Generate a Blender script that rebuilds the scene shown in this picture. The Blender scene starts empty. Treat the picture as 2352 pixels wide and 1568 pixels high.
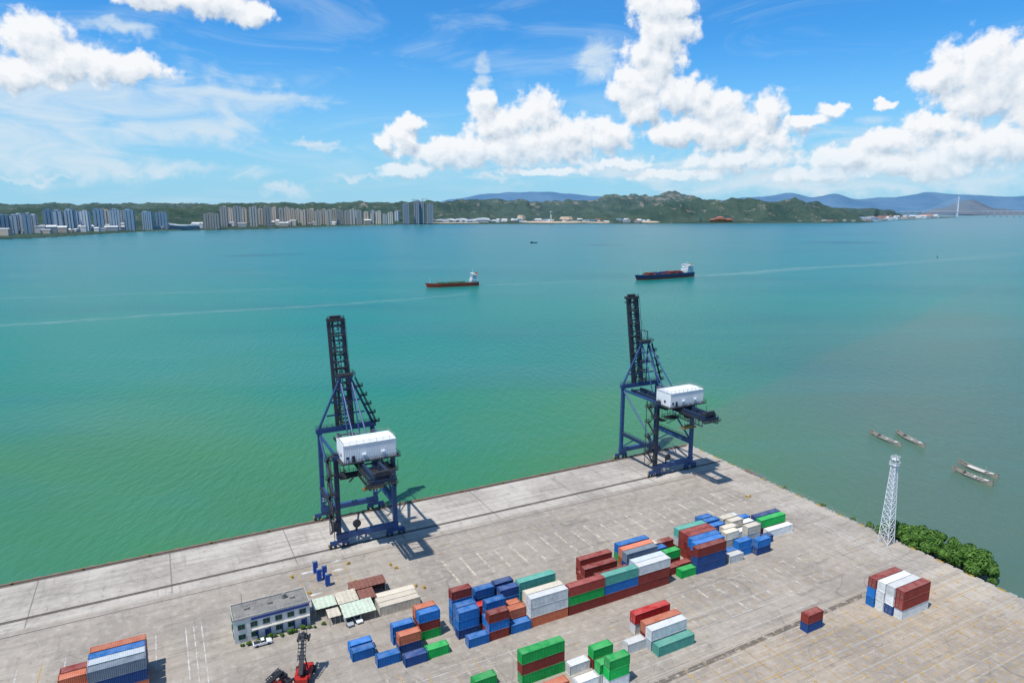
import bpy, math, random, bmesh
from mathutils import Vector, Matrix, noise
random.seed(7)
scene=bpy.context.scene
COL=bpy.context.collection
ANG=math.radians(27.6)
CX,CY=86.9,321.0
U=Vector((math.cos(ANG),math.sin(ANG),0)); Nn=Vector((-math.sin(ANG),math.cos(ANG),0))
def PL(p,w,z=0.0):
    return Vector((CX,CY,0))+U*p-Nn*w+Vector((0,0,z))
# ------------------------------------------------------------ materials
def newmat(name):
    m=bpy.data.materials.new(name); m.use_nodes=True; nt=m.node_tree
    return m,nt,nt.nodes["Principled BSDF"]
def nd(nt,t,**k):
    n=nt.nodes.new(t)
    for a,b in k.items(): setattr(n,a,b)
    return n
def setin(nt,sock,v):
    if isinstance(v,bpy.types.NodeSocket): nt.links.new(v,sock)
    elif isinstance(v,(tuple,list)) and sock.type=='RGBA' and len(v)==3: sock.default_value=(*v,1)
    else: sock.default_value=v
def M(nt,op,a,b=None,c=None,clamp=False):
    n=nd(nt,"ShaderNodeMath",operation=op,use_clamp=clamp)
    for i,x in enumerate((a,b,c)):
        if x is not None: setin(nt,n.inputs[i],x)
    return n.outputs[0]
def VM(nt,op,a,b=None,c=None):
    n=nd(nt,"ShaderNodeVectorMath",operation=op)
    for i,x in enumerate((a,b,c)):
        if x is not None: setin(nt,n.inputs[i],x)
    return n.outputs["Value"] if op in("LENGTH","DOT_PRODUCT") else n.outputs[0]
def MIX(nt,f,a,b,bt='MIX'):
    n=nd(nt,"ShaderNodeMix",data_type='RGBA',blend_type=bt)
    setin(nt,n.inputs[0],f); setin(nt,n.inputs[6],a); setin(nt,n.inputs[7],b)
    return n.outputs[2]
def NOISE(nt,vec,scale,detail=4,rough=.55,dist=0,dim='3D'):
    n=nd(nt,"ShaderNodeTexNoise",noise_dimensions=dim); n.inputs["Scale"].default_value=scale; n.inputs["Detail"].default_value=detail
    n.inputs["Roughness"].default_value=rough; n.inputs["Distortion"].default_value=dist
    if vec is not None: nt.links.new(vec,n.inputs["Vector"])
    return n.outputs
def MAP(nt,v,sc,rz=0,lo=(0,0,0)):
    mp=nd(nt,"ShaderNodeMapping"); mp.inputs["Scale"].default_value=sc; mp.inputs["Rotation"].default_value=(0,0,rz); mp.inputs["Location"].default_value=lo; nt.links.new(v,mp.inputs[0]); return mp.outputs[0]
def SS(nt,x,a,b):
    n=nd(nt,"ShaderNodeMapRange",interpolation_type='SMOOTHSTEP')
    setin(nt,n.inputs[0],x); n.inputs[1].default_value=a; n.inputs[2].default_value=b
    return n.outputs[0]
def mat(name,col,rough=.6,var=.25,scale=.6,metal=0,dirt=(.12,.08,.05),dirtamt=.25,spec=.5,worn=None):
    m,nt,b=newmat(name)
    tc=nd(nt,"ShaderNodeTexCoord"); v=tc.outputs["Object"]
    n1=NOISE(nt,v,scale,5)[0]; n2=NOISE(nt,v,scale*3.7,4,.7)[0]
    f=M(nt,'MULTIPLY_ADD',n1,var*2,1-var)
    g=nd(nt,"ShaderNodeVectorMath",operation='SCALE'); setin(nt,g.inputs[0],(col[0],col[1],col[2])); nt.links.new(f,g.inputs[3])
    c=MIX(nt,M(nt,'MULTIPLY',SS(nt,n2,.52,.75),dirtamt),g.outputs[0],dirt)
    nt.links.new(c,b.inputs["Base Color"]); b.inputs["Roughness"].default_value=rough; b.inputs["Metallic"].default_value=metal
    b.inputs["Specular IOR Level"].default_value=spec
    if worn is not None:
        n3=NOISE(nt,v,.35,5,.7)[0]; nt.links.new(M(nt,'MULTIPLY',SS(nt,n3,.38,.62),worn),b.inputs["Alpha"])
    return m
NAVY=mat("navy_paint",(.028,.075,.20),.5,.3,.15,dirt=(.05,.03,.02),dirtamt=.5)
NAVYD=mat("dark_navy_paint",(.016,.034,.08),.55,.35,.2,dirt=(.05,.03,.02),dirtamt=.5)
DARK=mat("dark_steel",(.026,.030,.038),.6,.35,.3,dirt=(.09,.06,.035),dirtamt=.5)
GALV=mat("galvanised_steel",(.34,.33,.30),.6,.3,.5)
WHITEP=mat("white_paint",(.80,.81,.81),.5,.08,.2,dirtamt=.15)
YEL=mat("yellow_paint",(.50,.33,.07),.6,.3,.5)
DYEL=mat("dull_yellow_paint",(.26,.17,.05),.6,.4,.5)
REDP=mat("red_paint",(.42,.020,.014),.45,.2,.5)
RUBBER=mat("rubber",(.02,.02,.02),.9,.2,1)
GLASS=mat("dark_glass",(.03,.045,.05),.15,.1,1,dirtamt=0,spec=.3)
CONC=mat("concrete_wall",(.52,.49,.44),.9,.2,.4)
ROOFD=mat("stained_roof_concrete",(.23,.22,.20),.95,.6,.35,dirt=(.05,.045,.04),dirtamt=.85)
RUST=mat("rusty_sheet",(.22,.085,.06),.8,.5,.5,dirt=(.40,.28,.22),dirtamt=.5)
MINT=mat("mint_sheet",(.56,.64,.50),.7,.25,.3,dirt=(.28,.12,.07),dirtamt=.8)
CREAM=mat("cream_sheet",(.60,.54,.42),.7,.3,.4,dirt=(.28,.11,.06),dirtamt=.95)
BLUEW=mat("blue_trim",(.02,.05,.22),.6,.2,.5)
GREENW=mat("green_frame",(.05,.20,.10),.6,.2,.5)
BLUEP=mat("blue_paint",(.015,.10,.42),.5,.25,.5,dirtamt=.3)
WOOD=mat("weathered_wood",(.40,.345,.27),.85,.5,.8)
ORANGE=mat("orange_paint",(.55,.16,.04),.5,.2,.5)
BRICKR=mat("brown_fender",(.26,.15,.11),.9,.5,.2)
TRUNK=mat("bark",(.10,.08,.06),.95,.4,2)
# ------------------------------------------------------------ mesh builder
class MB:
    def __init__(s): s.v=[];s.f=[];s.m=[]
    def add(s,vs,fs,mi=0):
        o=len(s.v); s.v+= [tuple(x) for x in vs]; s.f+=[tuple(i+o for i in f) for f in fs]; s.m+=[mi]*len(fs)
    def box(s,c,d,mi=0,rz=0):
        hx,hy,hz=d[0]/2,d[1]/2,d[2]/2; cr,sr=math.cos(rz),math.sin(rz)
        vs=[]
        for x,y,z in [(-1,-1,-1),(1,-1,-1),(1,1,-1),(-1,1,-1),(-1,-1,1),(1,-1,1),(1,1,1),(-1,1,1)]:
            X,Y=x*hx,y*hy; vs.append((c[0]+X*cr-Y*sr,c[1]+X*sr+Y*cr,c[2]+z*hz))
        s.add(vs,[(0,3,2,1),(4,5,6,7),(0,1,5,4),(1,2,6,5),(2,3,7,6),(3,0,4,7)],mi)
    def beam(s,a,b,w=.3,h=None,mi=0):
        a,b=Vector(a),Vector(b); h=h or w; d=(b-a)
        if d.length<1e-6:return
        d.normalize(); up=Vector((0,0,1)) if abs(d.z)<.95 else Vector((0,1,0))
        x=d.cross(up).normalized()*w/2; y=x.cross(d).normalized()*h/2
        vs=[a-x-y,a+x-y,a+x+y,a-x+y,b-x-y,b+x-y,b+x+y,b-x+y]
        s.add(vs,[(0,1,2,3),(7,6,5,4),(0,4,5,1),(1,5,6,2),(2,6,7,3),(3,7,4,0)],mi)
    def cyl(s,a,b,r,r2=None,n=10,mi=0):
        a,b=Vector(a),Vector(b); r2=r if r2 is None else r2; d=(b-a).normalized()
        up=Vector((0,0,1)) if abs(d.z)<.95 else Vector((0,1,0)); x=d.cross(up).normalized(); y=x.cross(d)
        vs=[a+(x*math.cos(t)+y*math.sin(t))*r for t in [2*math.pi*i/n for i in range(n)]]+[b+(x*math.cos(t)+y*math.sin(t))*r2 for t in [2*math.pi*i/n for i in range(n)]]
        s.add(vs,[(i,(i+1)%n,n+(i+1)%n,n+i) for i in range(n)]+[tuple(range(n-1,-1,-1)),tuple(range(n,2*n))],mi)
    def rail(s,pts,h=1.1,t=.07,mi=0,step=2.0):
        for a,b in zip(pts[:-1],pts[1:]):
            a,b=Vector(a),Vector(b); L=(b-a).length; n=max(1,int(L/step))
            for i in range(n+1):
                q=a.lerp(b,i/n); s.beam(q,q+Vector((0,0,h)),t,t,mi)
            for k in (.55,1): s.beam(a+Vector((0,0,h*k)),b+Vector((0,0,h*k)),t,t,mi)
    def obj(s,name,mats,parent=None,loc=None,rz=0,smooth=False,**props):
        me=bpy.data.meshes.new(name); me.from_pydata(s.v,[],s.f); 
        for m in (mats if isinstance(mats,(list,tuple)) else [mats]): me.materials.append(m)
        me.polygons.foreach_set("material_index",s.m)
        if smooth: me.polygons.foreach_set("use_smooth",[True]*len(me.polygons))
        me.update()
        o=bpy.data.objects.new(name,me); COL.objects.link(o)
        if parent: o.parent=parent
        if loc is not None: o.location=loc
        o.rotation_euler=(0,0,rz)
        for k,v in props.items(): o[k]=v
        return o
def empty(name,loc,rz=0,**props):
    o=bpy.data.objects.new(name,None); COL.objects.link(o); o.location=loc; o.rotation_euler=(0,0,rz)
    for k,v in props.items(): o[k]=v
    return o
def copytree(src,loc,rz,**props):
    n=src.copy(); COL.objects.link(n); n.location=loc; n.rotation_euler=(0,0,rz)
    for k,v in props.items(): n[k]=v
    for c in list(src.children):
        k=c.copy(); COL.objects.link(k); k.parent=n; k.matrix_parent_inverse=c.matrix_parent_inverse
        for g in list(c.children):
            gg=g.copy(); COL.objects.link(gg); gg.parent=k
    return n
def fixn(o):
    bm=bmesh.new(); bm.from_mesh(o.data); bmesh.ops.recalc_face_normals(bm,faces=bm.faces); bm.to_mesh(o.data); bm.free()
# ------------------------------------------------------------ camera, sun, world
cd=bpy.data.cameras.new("camera"); cam=bpy.data.objects.new("camera",cd); COL.objects.link(cam); scene.camera=cam
cd.lens=24; cd.sensor_width=36; cd.clip_start=1; cd.clip_end=400000
PITCH=math.atan(309/1568); cam.location=(0,0,115); cam.rotation_euler=(math.pi/2-PITCH,0,0)
EL=math.radians(66); SA=math.radians(42)
tos=Vector((-math.cos(SA)*math.cos(EL),-math.sin(SA)*math.cos(EL),math.sin(EL)))
sl=bpy.data.lights.new("sun","SUN"); sl.energy=4.3; sl.angle=math.radians(.5); sl.color=(1,.965,.91)
so=bpy.data.objects.new("sun",sl); COL.objects.link(so); so.rotation_euler=(-tos).to_track_quat('-Z','Y').to_euler(); so.location=(0,0,400)
scene.view_settings.view_transform='Standard'; scene.view_settings.look='None'; scene.view_settings.exposure=0
world=bpy.data.worlds.new("World"); scene.world=world; world.use_nodes=True
nt=world.node_tree; nt.nodes.clear()
sky=nd(nt,"ShaderNodeTexSky",sky_type='NISHITA',sun_disc=False,sun_elevation=EL,sun_rotation=math.atan2(tos.x,tos.y),altitude=100,air_density=1.0,dust_density=.4,ozone_density=3)
tc=nd(nt,"ShaderNodeTexCoord"); sep=nd(nt,"ShaderNodeSeparateXYZ"); nt.links.new(tc.outputs["Generated"],sep.inputs[0])
az=M(nt,'MULTIPLY',M(nt,'ARCTAN2',sep.outputs[0],sep.outputs[1]),57.2958)
el=M(nt,'MULTIPLY',M(nt,'ARCSINE',sep.outputs[2]),57.2958)
comb=nd(nt,"ShaderNodeCombineXYZ"); nt.links.new(az,comb.inputs[0]); nt.links.new(el,comb.inputs[1])
CUM=[(-33.2,10.8,62,46),(-31.0,9.5,110,42),(-28.0,9.4,80,32),(-34.5,8.6,80,36),(-25.8,14.2,110,30),(-21.8,14.2,90,38),(-19.4,13.8,40,34),
(-8.8,5.3,48,46),(-10.3,5.1,25,18),(-8.1,6.4,32,22),(-8.7,2.9,70,20),(-6.2,4.3,55,33),(-2.3,8.0,38,38),(-.9,6.3,82,48),(2.2,7.5,56,50),(-4.1,4.3,90,40),(.1,4.7,120,48),(4.4,5.3,110,56),(7.5,5.6,60,42),
(11.5,14.7,75,50),(11.9,12.9,70,50),(11.0,10.9,74,54),(9.8,9.2,70,50),(10.5,7.6,62,42),(12.6,8.5,58,46),(14.4,8.2,45,50),(16.4,7.1,70,46),(19.7,7.0,42,46),(17.8,5.4,130,38),(13.9,5.7,110,38),(22.4,6.3,55,16),(24.1,6.9,38,15),
(33.6,9.0,110,66),(31.2,8.6,70,42),(33.8,7.2,95,44),(36.0,7.6,62,84),(27.4,7.2,20,11),(28.3,4.6,90,28),(30.8,5.5,75,26),(25.0,3.6,100,26),(34.0,4.0,150,36),
(2.6,2.8,130,12),(8.6,3.4,80,16),(17.9,3.5,130,24),(13.4,2.5,130,14),(24.2,2.4,130,20),(30.3,2.9,170,30)]
WIS=[(-34.3,5.2,170,90),(-33.0,8.0,200,60),(-27.5,7.1,200,70),(-22.9,7.5,200,46),(-18.7,8.0,110,25),(-23.9,5.9,160,30),(-33.6,3.0,240,34),(-27.9,2.8,240,20),(-34.7,1.8,90,8),(-15.3,4.7,60,10),(-12.5,2.2,50,8),(-18.5,1.2,60,16),(-2.3,10.4,20,38),(6.6,11.4,48,38),(-28.6,12.0,60,16),(-1.3,2.3,60,10),(31,4,260,60),(14,3,420,34),(26,1.8,420,30)]
K=.034
def group(name,blobs,warp,k,sc,wsc):
    g=bpy.data.node_groups.new(name,"ShaderNodeTree")
    g.interface.new_socket("V",in_out='INPUT',socket_type='NodeSocketVector'); g.interface.new_socket("D",in_out='OUTPUT',socket_type='NodeSocketFloat')
    gi=g.nodes.new("NodeGroupInput"); go=g.nodes.new("NodeGroupOutput"); V=gi.outputs[0]
    wn=NOISE(g,V,wsc,3,.6,dim='2D')[1]
    off=VM(g,'MULTIPLY',VM(g,'SUBTRACT',wn,(.5,.5,.5)),(warp,warp,0))
    q=VM(g,'ADD',V,off)
    cur=None
    for a,e,rx,ry in blobs:
        ix,iy=1/(rx*K*sc),1/(ry*K*sc)
        l=VM(g,'LENGTH',VM(g,'MULTIPLY_ADD',q,(ix,iy,0),(-a*ix,-e*iy,0)))
        if cur is None: cur=l
        else:
            n=nd(g,"ShaderNodeMath",operation='SMOOTH_MIN'); g.links.new(cur,n.inputs[0]); g.links.new(l,n.inputs[1]); n.inputs[2].default_value=k; cur=n.outputs[0]
    d=M(g,'SUBTRACT',1,cur)
    return g,gi,go,V,q,d
g1,gi,go,V,q,d=group("cumulus_density",CUM,1.3,.25,1.10,.6)
d=M(g1,'MINIMUM',M(g1,'MULTIPLY',d,1.35),.9)
vo=nd(g1,"ShaderNodeTexVoronoi",feature='F1',voronoi_dimensions='2D'); vo.inputs["Scale"].default_value=.75; vo.inputs["Detail"].default_value=2; vo.inputs["Roughness"].default_value=.5; vo.normalize=True
q2=VM(g1,'ADD',V,VM(g1,'MULTIPLY',VM(g1,'SUBTRACT',NOISE(g1,V,1.1,3,.6,dim='2D')[1],(.5,.5,.5)),(1.0,1.0,0)))
g1.links.new(q2,vo.inputs["Vector"])
bill=M(g1,'SUBTRACT',.36,vo.outputs["Distance"])
fb=M(g1,'SUBTRACT',NOISE(g1,V,.8,5,.54,dim='2D')[0],.5)
tot=M(g1,'ADD',d,M(g1,'ADD',M(g1,'MULTIPLY',bill,.80),M(g1,'MULTIPLY',fb,1.35)))
g1.links.new(tot,go.inputs[0])
g2,gi,go,V,q,d=group("veil_density",WIS,2.0,.3,1.15,.5)
sn=NOISE(g2,MAP(g2,V,(.30,1,1),.12),.6,6,.58,.7,dim='2D')[0]
g2.links.new(M(g2,'ADD',M(g2,'MINIMUM',d,.6),M(g2,'MULTIPLY',M(g2,'SUBTRACT',sn,.5),1.9)),go.inputs[0])
def use(g,v):
    n=nt.nodes.new("ShaderNodeGroup"); n.node_tree=g; nt.links.new(v,n.inputs[0]); return n.outputs[0]
P0=comb.outputs[0]
D0=use(g1,P0); D1=use(g1,VM(nt,'ADD',P0,(-.35,.75,0)))
a1=SS(nt,D0,-.05,.55)
lit=M(nt,'ADD',.62,M(nt,'MULTIPLY',M(nt,'SUBTRACT',D0,D1),.72),clamp=True)
lit=M(nt,'SUBTRACT',lit,M(nt,'MULTIPLY',SS(nt,D0,.5,1.4),.14),clamp=True)
ramp=nd(nt,"ShaderNodeValToRGB"); nt.links.new(lit,ramp.inputs[0]); cr=ramp.color_ramp
cr.elements[0].position=0.03; cr.elements[0].color=(.46,.56,.68,1); cr.elements[1].position=.84; cr.elements[1].color=(.93,.95,.98,1)
e=cr.elements.new(.42); e.color=(.71,.78,.86,1)
W0=use(g2,P0); a2=M(nt,'MULTIPLY',SS(nt,W0,-.2,1.0),.84)
tint=MIX(nt,SS(nt,el,45,22),(.8,1.0,1.1,1),(.32,.98,1.48,1))
skyc=MIX(nt,1,sky.outputs[0],tint,'MULTIPLY')
def BG(c,s):
    b=nd(nt,"ShaderNodeBackground"); setin(nt,b.inputs[0],c); b.inputs[1].default_value=s; return b.outputs[0]
def MS(f,a,b):
    s=nd(nt,"ShaderNodeMixShader"); setin(nt,s.inputs[0],f); nt.links.new(a,s.inputs[1]); nt.links.new(b,s.inputs[2]); return s.outputs[0]
b0=BG(skyc,.11); b1=BG(ramp.outputs[0],1.0); b2=BG((.72,.84,.94,1),.95); b3=BG((.38,.69,.90,1),.95)
cir=NOISE(nt,MAP(nt,P0,(.06,.22,1),.2),1.2,5,.62,1.2,dim='2D')[0]
a4=M(nt,'MULTIPLY',SS(nt,cir,.45,.85),.32)
haze=M(nt,'MULTIPLY',SS(nt,el,13.5,-1.0),.88)
s=MS(haze,b0,b3); s=MS(a4,s,b2); s=MS(a2,s,b2)
hz2=M(nt,'MULTIPLY',a1,M(nt,'SUBTRACT',1,M(nt,'MULTIPLY',SS(nt,el,5.5,0),.6)))
s=MS(hz2,s,b1)
wo=nd(nt,"ShaderNodeOutputWorld"); nt.links.new(s,wo.inputs[0])
world.cycles.sampling_method='MANUAL'; world.cycles.sample_map_resolution=512
# ------------------------------------------------------------ water
m,nt,b=newmat("sea_water")
tc=nd(nt,"ShaderNodeTexCoord"); pos=tc.outputs["Object"]; sep=nd(nt,"ShaderNodeSeparateXYZ"); nt.links.new(pos,sep.inputs[0])
X,Y=sep.outputs[0],sep.outputs[1]
n=NOISE(nt,pos,.004,4,.55,dim='2D')[0]
n0=M(nt,'SUBTRACT',n,.5)
dist=M(nt,'ADD',Y,M(nt,'MULTIPLY',n0,420))
c=MIX(nt,SS(nt,dist,170,600),(.058,.200,.072,1),(.008,.200,.140,1))
c=MIX(nt,SS(nt,dist,480,1600),c,(.010,.180,.175,1))
c=MIX(nt,SS(nt,dist,1300,4200),c,(.045,.185,.215,1))
rg=M(nt,'SUBTRACT',X,M(nt,'MULTIPLY',Y,.25))
rr=SS(nt,M(nt,'ADD',rg,M(nt,'MULTIPLY',n0,200)),-40,130)
rr=M(nt,'MULTIPLY',rr,SS(nt,dist,950,330))
c=MIX(nt,M(nt,'MULTIPLY',rr,.85),c,(.080,.140,.105,1))
# turbid inshore water behind a curved current line
cur=M(nt,'SUBTRACT',M(nt,'ADD',X,M(nt,'MULTIPLY',n0,60)),M(nt,'ADD',M(nt,'MULTIPLY_ADD',Y,.95,-265),0))
c=MIX(nt,M(nt,'MULTIPLY',M(nt,'MULTIPLY',SS(nt,cur,-6,14),SS(nt,dist,1500,500)),.40),c,(.115,.160,.120,1))
st=NOISE(nt,MAP(nt,pos,(.0022,.012,1),-.12),1,5,.6,.4,dim='2D')[0]
c=MIX(nt,M(nt,'MULTIPLY',SS(nt,st,.42,.75),.35),c,(.065,.215,.19,1))
st2=NOISE(nt,MAP(nt,pos,(.0011,.0045,1),.15),1,4,.6,.6,dim='2D')[0]
c=MIX(nt,M(nt,'MULTIPLY',SS(nt,st2,.5,.8),.45),c,(.008,.11,.12,1))
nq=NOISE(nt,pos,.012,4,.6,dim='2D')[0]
for cx_,cy_,rx_,ry_ in[(-642,1690,75,55),(-560,1730,45,30),(291,2160,90,50),(1114,2310,150,90)]:  # dark ellipses: cloud shadows painted into the water colour
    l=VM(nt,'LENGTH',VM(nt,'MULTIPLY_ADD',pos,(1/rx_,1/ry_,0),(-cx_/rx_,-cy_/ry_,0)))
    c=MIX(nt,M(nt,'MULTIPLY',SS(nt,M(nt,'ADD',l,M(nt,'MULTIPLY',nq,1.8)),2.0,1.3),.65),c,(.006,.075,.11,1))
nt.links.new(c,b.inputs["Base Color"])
b.inputs["IOR"].default_value=1.33; b.inputs["Roughness"].default_value=.28; b.inputs["Specular IOR Level"].default_value=.32
h1=NOISE(nt,MAP(nt,pos,(1,.40,1),.5),.28,4,.62,dim='2D')[0]
bp=nd(nt,"ShaderNodeBump"); bp.inputs["Distance"].default_value=.9; bp.inputs["Strength"].default_value=.75; nt.links.new(h1,bp.inputs["Height"]); nt.links.new(bp.outputs[0],b.inputs["Normal"])
WATER=m
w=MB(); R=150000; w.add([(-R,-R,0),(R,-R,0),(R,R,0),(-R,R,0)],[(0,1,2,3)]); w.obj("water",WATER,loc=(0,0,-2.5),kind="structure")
m,nt,b=newmat("wake_foam"); tc=nd(nt,"ShaderNodeTexCoord")
sp2=nd(nt,"ShaderNodeSeparateXYZ"); nt.links.new(tc.outputs["UV"],sp2.inputs[0])
edge=M(nt,'SUBTRACT',1,M(nt,'ABSOLUTE',M(nt,'MULTIPLY_ADD',sp2.outputs[1],2,-1)))
n=NOISE(nt,tc.outputs["Object"],.05,6,.72,dim='2D')[0]
al=M(nt,'MULTIPLY',M(nt,'MULTIPLY',M(nt,'MULTIPLY_ADD',SS(nt,n,.32,.72),.8,.2),.62),M(nt,'MULTIPLY',SS(nt,edge,0,1),M(nt,'SUBTRACT',1,sp2.outputs[0],clamp=True)))
nt.links.new(al,b.inputs["Alpha"]); b.inputs["Base Color"].default_value=(.36,.55,.55,1); b.inputs["Roughness"].default_value=.8
FOAM=m
def strip(name,pts,w0,w1,f0=0,f1=1):
    P=[Vector(p) for p in pts]
    for _ in range(2):
        Q=[P[0]]
        for a,b_ in zip(P[:-1],P[1:]): Q+=[a.lerp(b_,.25),a.lerp(b_,.75)]
        P=Q+[P[-1]]
    mb=MB(); vs=[];uvs=[]
    for i,p in enumerate(P):
        d=(P[min(i+1,len(P)-1)]-P[max(i-1,0)]).normalized(); nn=Vector((-d.y,d.x)); t=i/(len(P)-1); ww=(w0+(w1-w0)*t)*(1+.4*noise.noise((p.x*.01,p.y*.01,1))); p=p+nn*noise.noise((p.x*.004,p.y*.004,5))*20*min(1,t*4)
        vs+=[(p.x+nn.x*ww,p.y+nn.y*ww,0),(p.x-nn.x*ww,p.y-nn.y*ww,0)]; uvs+=[(f0+(f1-f0)*t,1),(f0+(f1-f0)*t,0)]
    mb.add(vs,[(2*i,2*i+1,2*i+3,2*i+2) for i in range(len(P)-1)])
    o=mb.obj(name,FOAM,loc=(0,0,-2.44),kind="stuff"); ul=o.data.uv_layers.new(name="UVMap")
    for l in o.data.loops: ul.data[l.index].uv=uvs[l.vertex_index]
    return o
strip("wake_foam",[(-55,1038),(20,1066),(120,1100),(230,1135)],7,14,.2,.9)
strip("wake_foam",[(308,1177),(420,1240),(640,1360),(1000,1560),(1500,1900)],11,60,0,.85)
strip("wake_foam",[(-60,930),(-150,880),(-300,790),(-480,690),(-700,600)],13,18,.70,.35)
strip("wake_foam",[(-300,1010),(-420,960),(-620,900),(-900,850)],10,15,.75,.6)
strip("wake_foam",[(-128,1011),(-110,1019),(-90,1027),(-60,1038)],9,9,.3,.5)
strip("wake_foam",[(199,1108),(230,1128),(270,1153),(312,1180)],13,13,.3,.4)
# ------------------------------------------------------------ port ground
m,nt,b=newmat("port_paving"); tc=nd(nt,"ShaderNodeTexCoord"); pos=tc.outputs["Object"]; sep=nd(nt,"ShaderNodeSeparateXYZ"); nt.links.new(pos,sep.inputs[0])
p=sep.outputs[0]; wv=M(nt,'MULTIPLY',sep.outputs[1],-1)
nA=NOISE(nt,pos,.035,6,.6,dim='2D')[0]; nB=NOISE(nt,pos,.4,5,.65,dim='2D')[0]
nT=NOISE(nt,MAP(nt,pos,(.012,.35,1)),1,5,.6,dim='2D')[0]; nV=NOISE(nt,MAP(nt,pos,(.5,.05,1)),1,4,.6,dim='2D')[0]
nD=NOISE(nt,MAP(nt,pos,(.05,.9,1),.25),1,4,.6,1.0,dim='2D')[0]
apron=SS(nt,wv,31,28.5)
c=MIX(nt,apron,(.385,.335,.278,1),(.52,.475,.41,1))
yard=M(nt,'MULTIPLY',SS(nt,wv,122,130),SS(nt,p,-135,-115))
c=MIX(nt,yard,c,(.42,.345,.265,1))
edl=SS(nt,p,-22,-16); c=MIX(nt,M(nt,'MULTIPLY',edl,.6),c,(.47,.42,.355,1))
cell=nd(nt,"ShaderNodeTexWhiteNoise",noise_dimensions='2D'); nt.links.new(VM(nt,'SNAP',pos,(4.6,4.6,10)),cell.inputs["Vector"])
cell2=nd(nt,"ShaderNodeTexWhiteNoise",noise_dimensions='2D'); nt.links.new(VM(nt,'SNAP',pos,(37,18.2,10)),cell2.inputs["Vector"])
k_=M(nt,'ADD',M(nt,'MULTIPLY_ADD',cell.outputs[0],.04,.98),M(nt,'MULTIPLY_ADD',cell2.outputs[0],.14,-.07))
sc_=nd(nt,"ShaderNodeVectorMath",operation='SCALE'); nt.links.new(c,sc_.inputs[0]); nt.links.new(k_,sc_.inputs[3]); c=sc_.outputs[0]
c=MIX(nt,M(nt,'MULTIPLY',SS(nt,nA,.42,.66),.55),c,(.27,.235,.20,1))
c=MIX(nt,M(nt,'MULTIPLY',SS(nt,nT,.48,.72),.50),c,(.25,.222,.19,1))
c=MIX(nt,M(nt,'MULTIPLY',SS(nt,nV,.54,.78),.42),c,(.23,.205,.18,1))
c=MIX(nt,M(nt,'MULTIPLY',SS(nt,nD,.58,.72),.45),c,(.15,.135,.12,1))
c=MIX(nt,M(nt,'MULTIPLY',SS(nt,nB,.58,.76),.50),c,(.17,.15,.13,1))
c=MIX(nt,M(nt,'MULTIPLY',SS(nt,nB,.5,.3),.28),c,(.58,.53,.46,1))
tyre=None
for sc,lo in((.022,(3,1,0)),(.035,(11,7,0))):
    tn=NOISE(nt,MAP(nt,pos,(1,1,1),0,lo),sc,1.2,.4,dim='2D')[0]
    q_=SS(nt,M(nt,'ABSOLUTE',M(nt,'SUBTRACT',M(nt,'FRACT',M(nt,'MULTIPLY',tn,9)),.5)),.030,.0)
    tyre=q_ if tyre is None else M(nt,'MAXIMUM',tyre,q_)
c=MIX(nt,M(nt,'MULTIPLY',M(nt,'MULTIPLY',tyre,SS(nt,nA,.42,.62)),.35),c,(.10,.09,.085,1))
def lines(x,per,wd,o=0):
    f=M(nt,'ABSOLUTE',M(nt,'SUBTRACT',M(nt,'FRACT',M(nt,'MULTIPLY_ADD',x,1/per,o)),.5))
    return M(nt,'GREATER_THAN',f,.5-wd/per/2)
j1=M(nt,'MAXIMUM',lines(p,4.6,.12),lines(wv,4.6,.12))
c=MIX(nt,M(nt,'MULTIPLY',j1,M(nt,'MULTIPLY_ADD',apron,.10,.06)),c,(.16,.14,.12,1))
j2=M(nt,'MULTIPLY',M(nt,'MAXIMUM',lines(p,37.0,.35,.21),lines(wv,9.1,.18,.3)),apron)
c=MIX(nt,M(nt,'MULTIPLY',j2,.6),c,(.12,.105,.09,1))
ln=M(nt,'MULTIPLY',lines(wv,7.5,.5,.1),M(nt,'MULTIPLY',SS(nt,wv,97,99),SS(nt,nT,.35,.6)))
c=MIX(nt,M(nt,'MULTIPLY',ln,.30),c,(.55,.51,.45,1))
nt.links.new(c,b.inputs["Base Color"]); b.inputs["Roughness"].default_value=.9; b.inputs["Specular IOR Level"].default_value=.25
PAVE=m
def edgep(w): return -.03*w
g=MB()
top=[(-2500,0),(0,0),(edgep(420),-420),(edgep(420),-3000),(-2500,-3000)]
n=len(top); g.add([(x,y,0) for x,y in top]+[(x,y,-6) for x,y in top],[tuple(range(n-1,-1,-1))]+[(i,(i+1)%n,n+(i+1)%n,n+i) for i in range(n)])
GR=g.obj("ground",PAVE,loc=PL(0,0),rz=ANG,kind="structure"); fixn(GR)
ROCK=mat("revetment_rock",(.20,.175,.14),.95,.6,.5)
r=MB(); NX=90
for i in range(NX+1):
    w=30+i*4.2
    for j in range(6):
        t=j/5; r.v.append((edgep(w)-.1+t*9+noise.noise((w*.3,t*4,0))*1.0*(t>0),-w,-.02-5.0*t+noise.noise((w*.4,t*5,3))*.7*(t>0)-.2*(t>0)))
for i in range(NX):
    for j in range(5):
        a=i*6+j; r.f.append((a,a+1,a+7,a+6)); r.m.append(0)
o=r.obj("rock_revetment",ROCK,loc=PL(0,0),rz=ANG,kind="structure"); fixn(o)
RAILD=mat("rail_groove",(.11,.09,.075),.8,.5,.3)
r=MB()
for w in (1.2,24.3): 
    r.box((-240,-w,.06),(476,.16,.12),0)
    for s in(-.45,.45): r.box((-240,-w+s,.004),(476,.5,.008),1)
r.box((-240,-32.6,.006),(476,.3,.012),1)
r.obj("rail_track",[RAILD,RAILD],loc=PL(0,0),rz=ANG,kind="structure")
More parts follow.
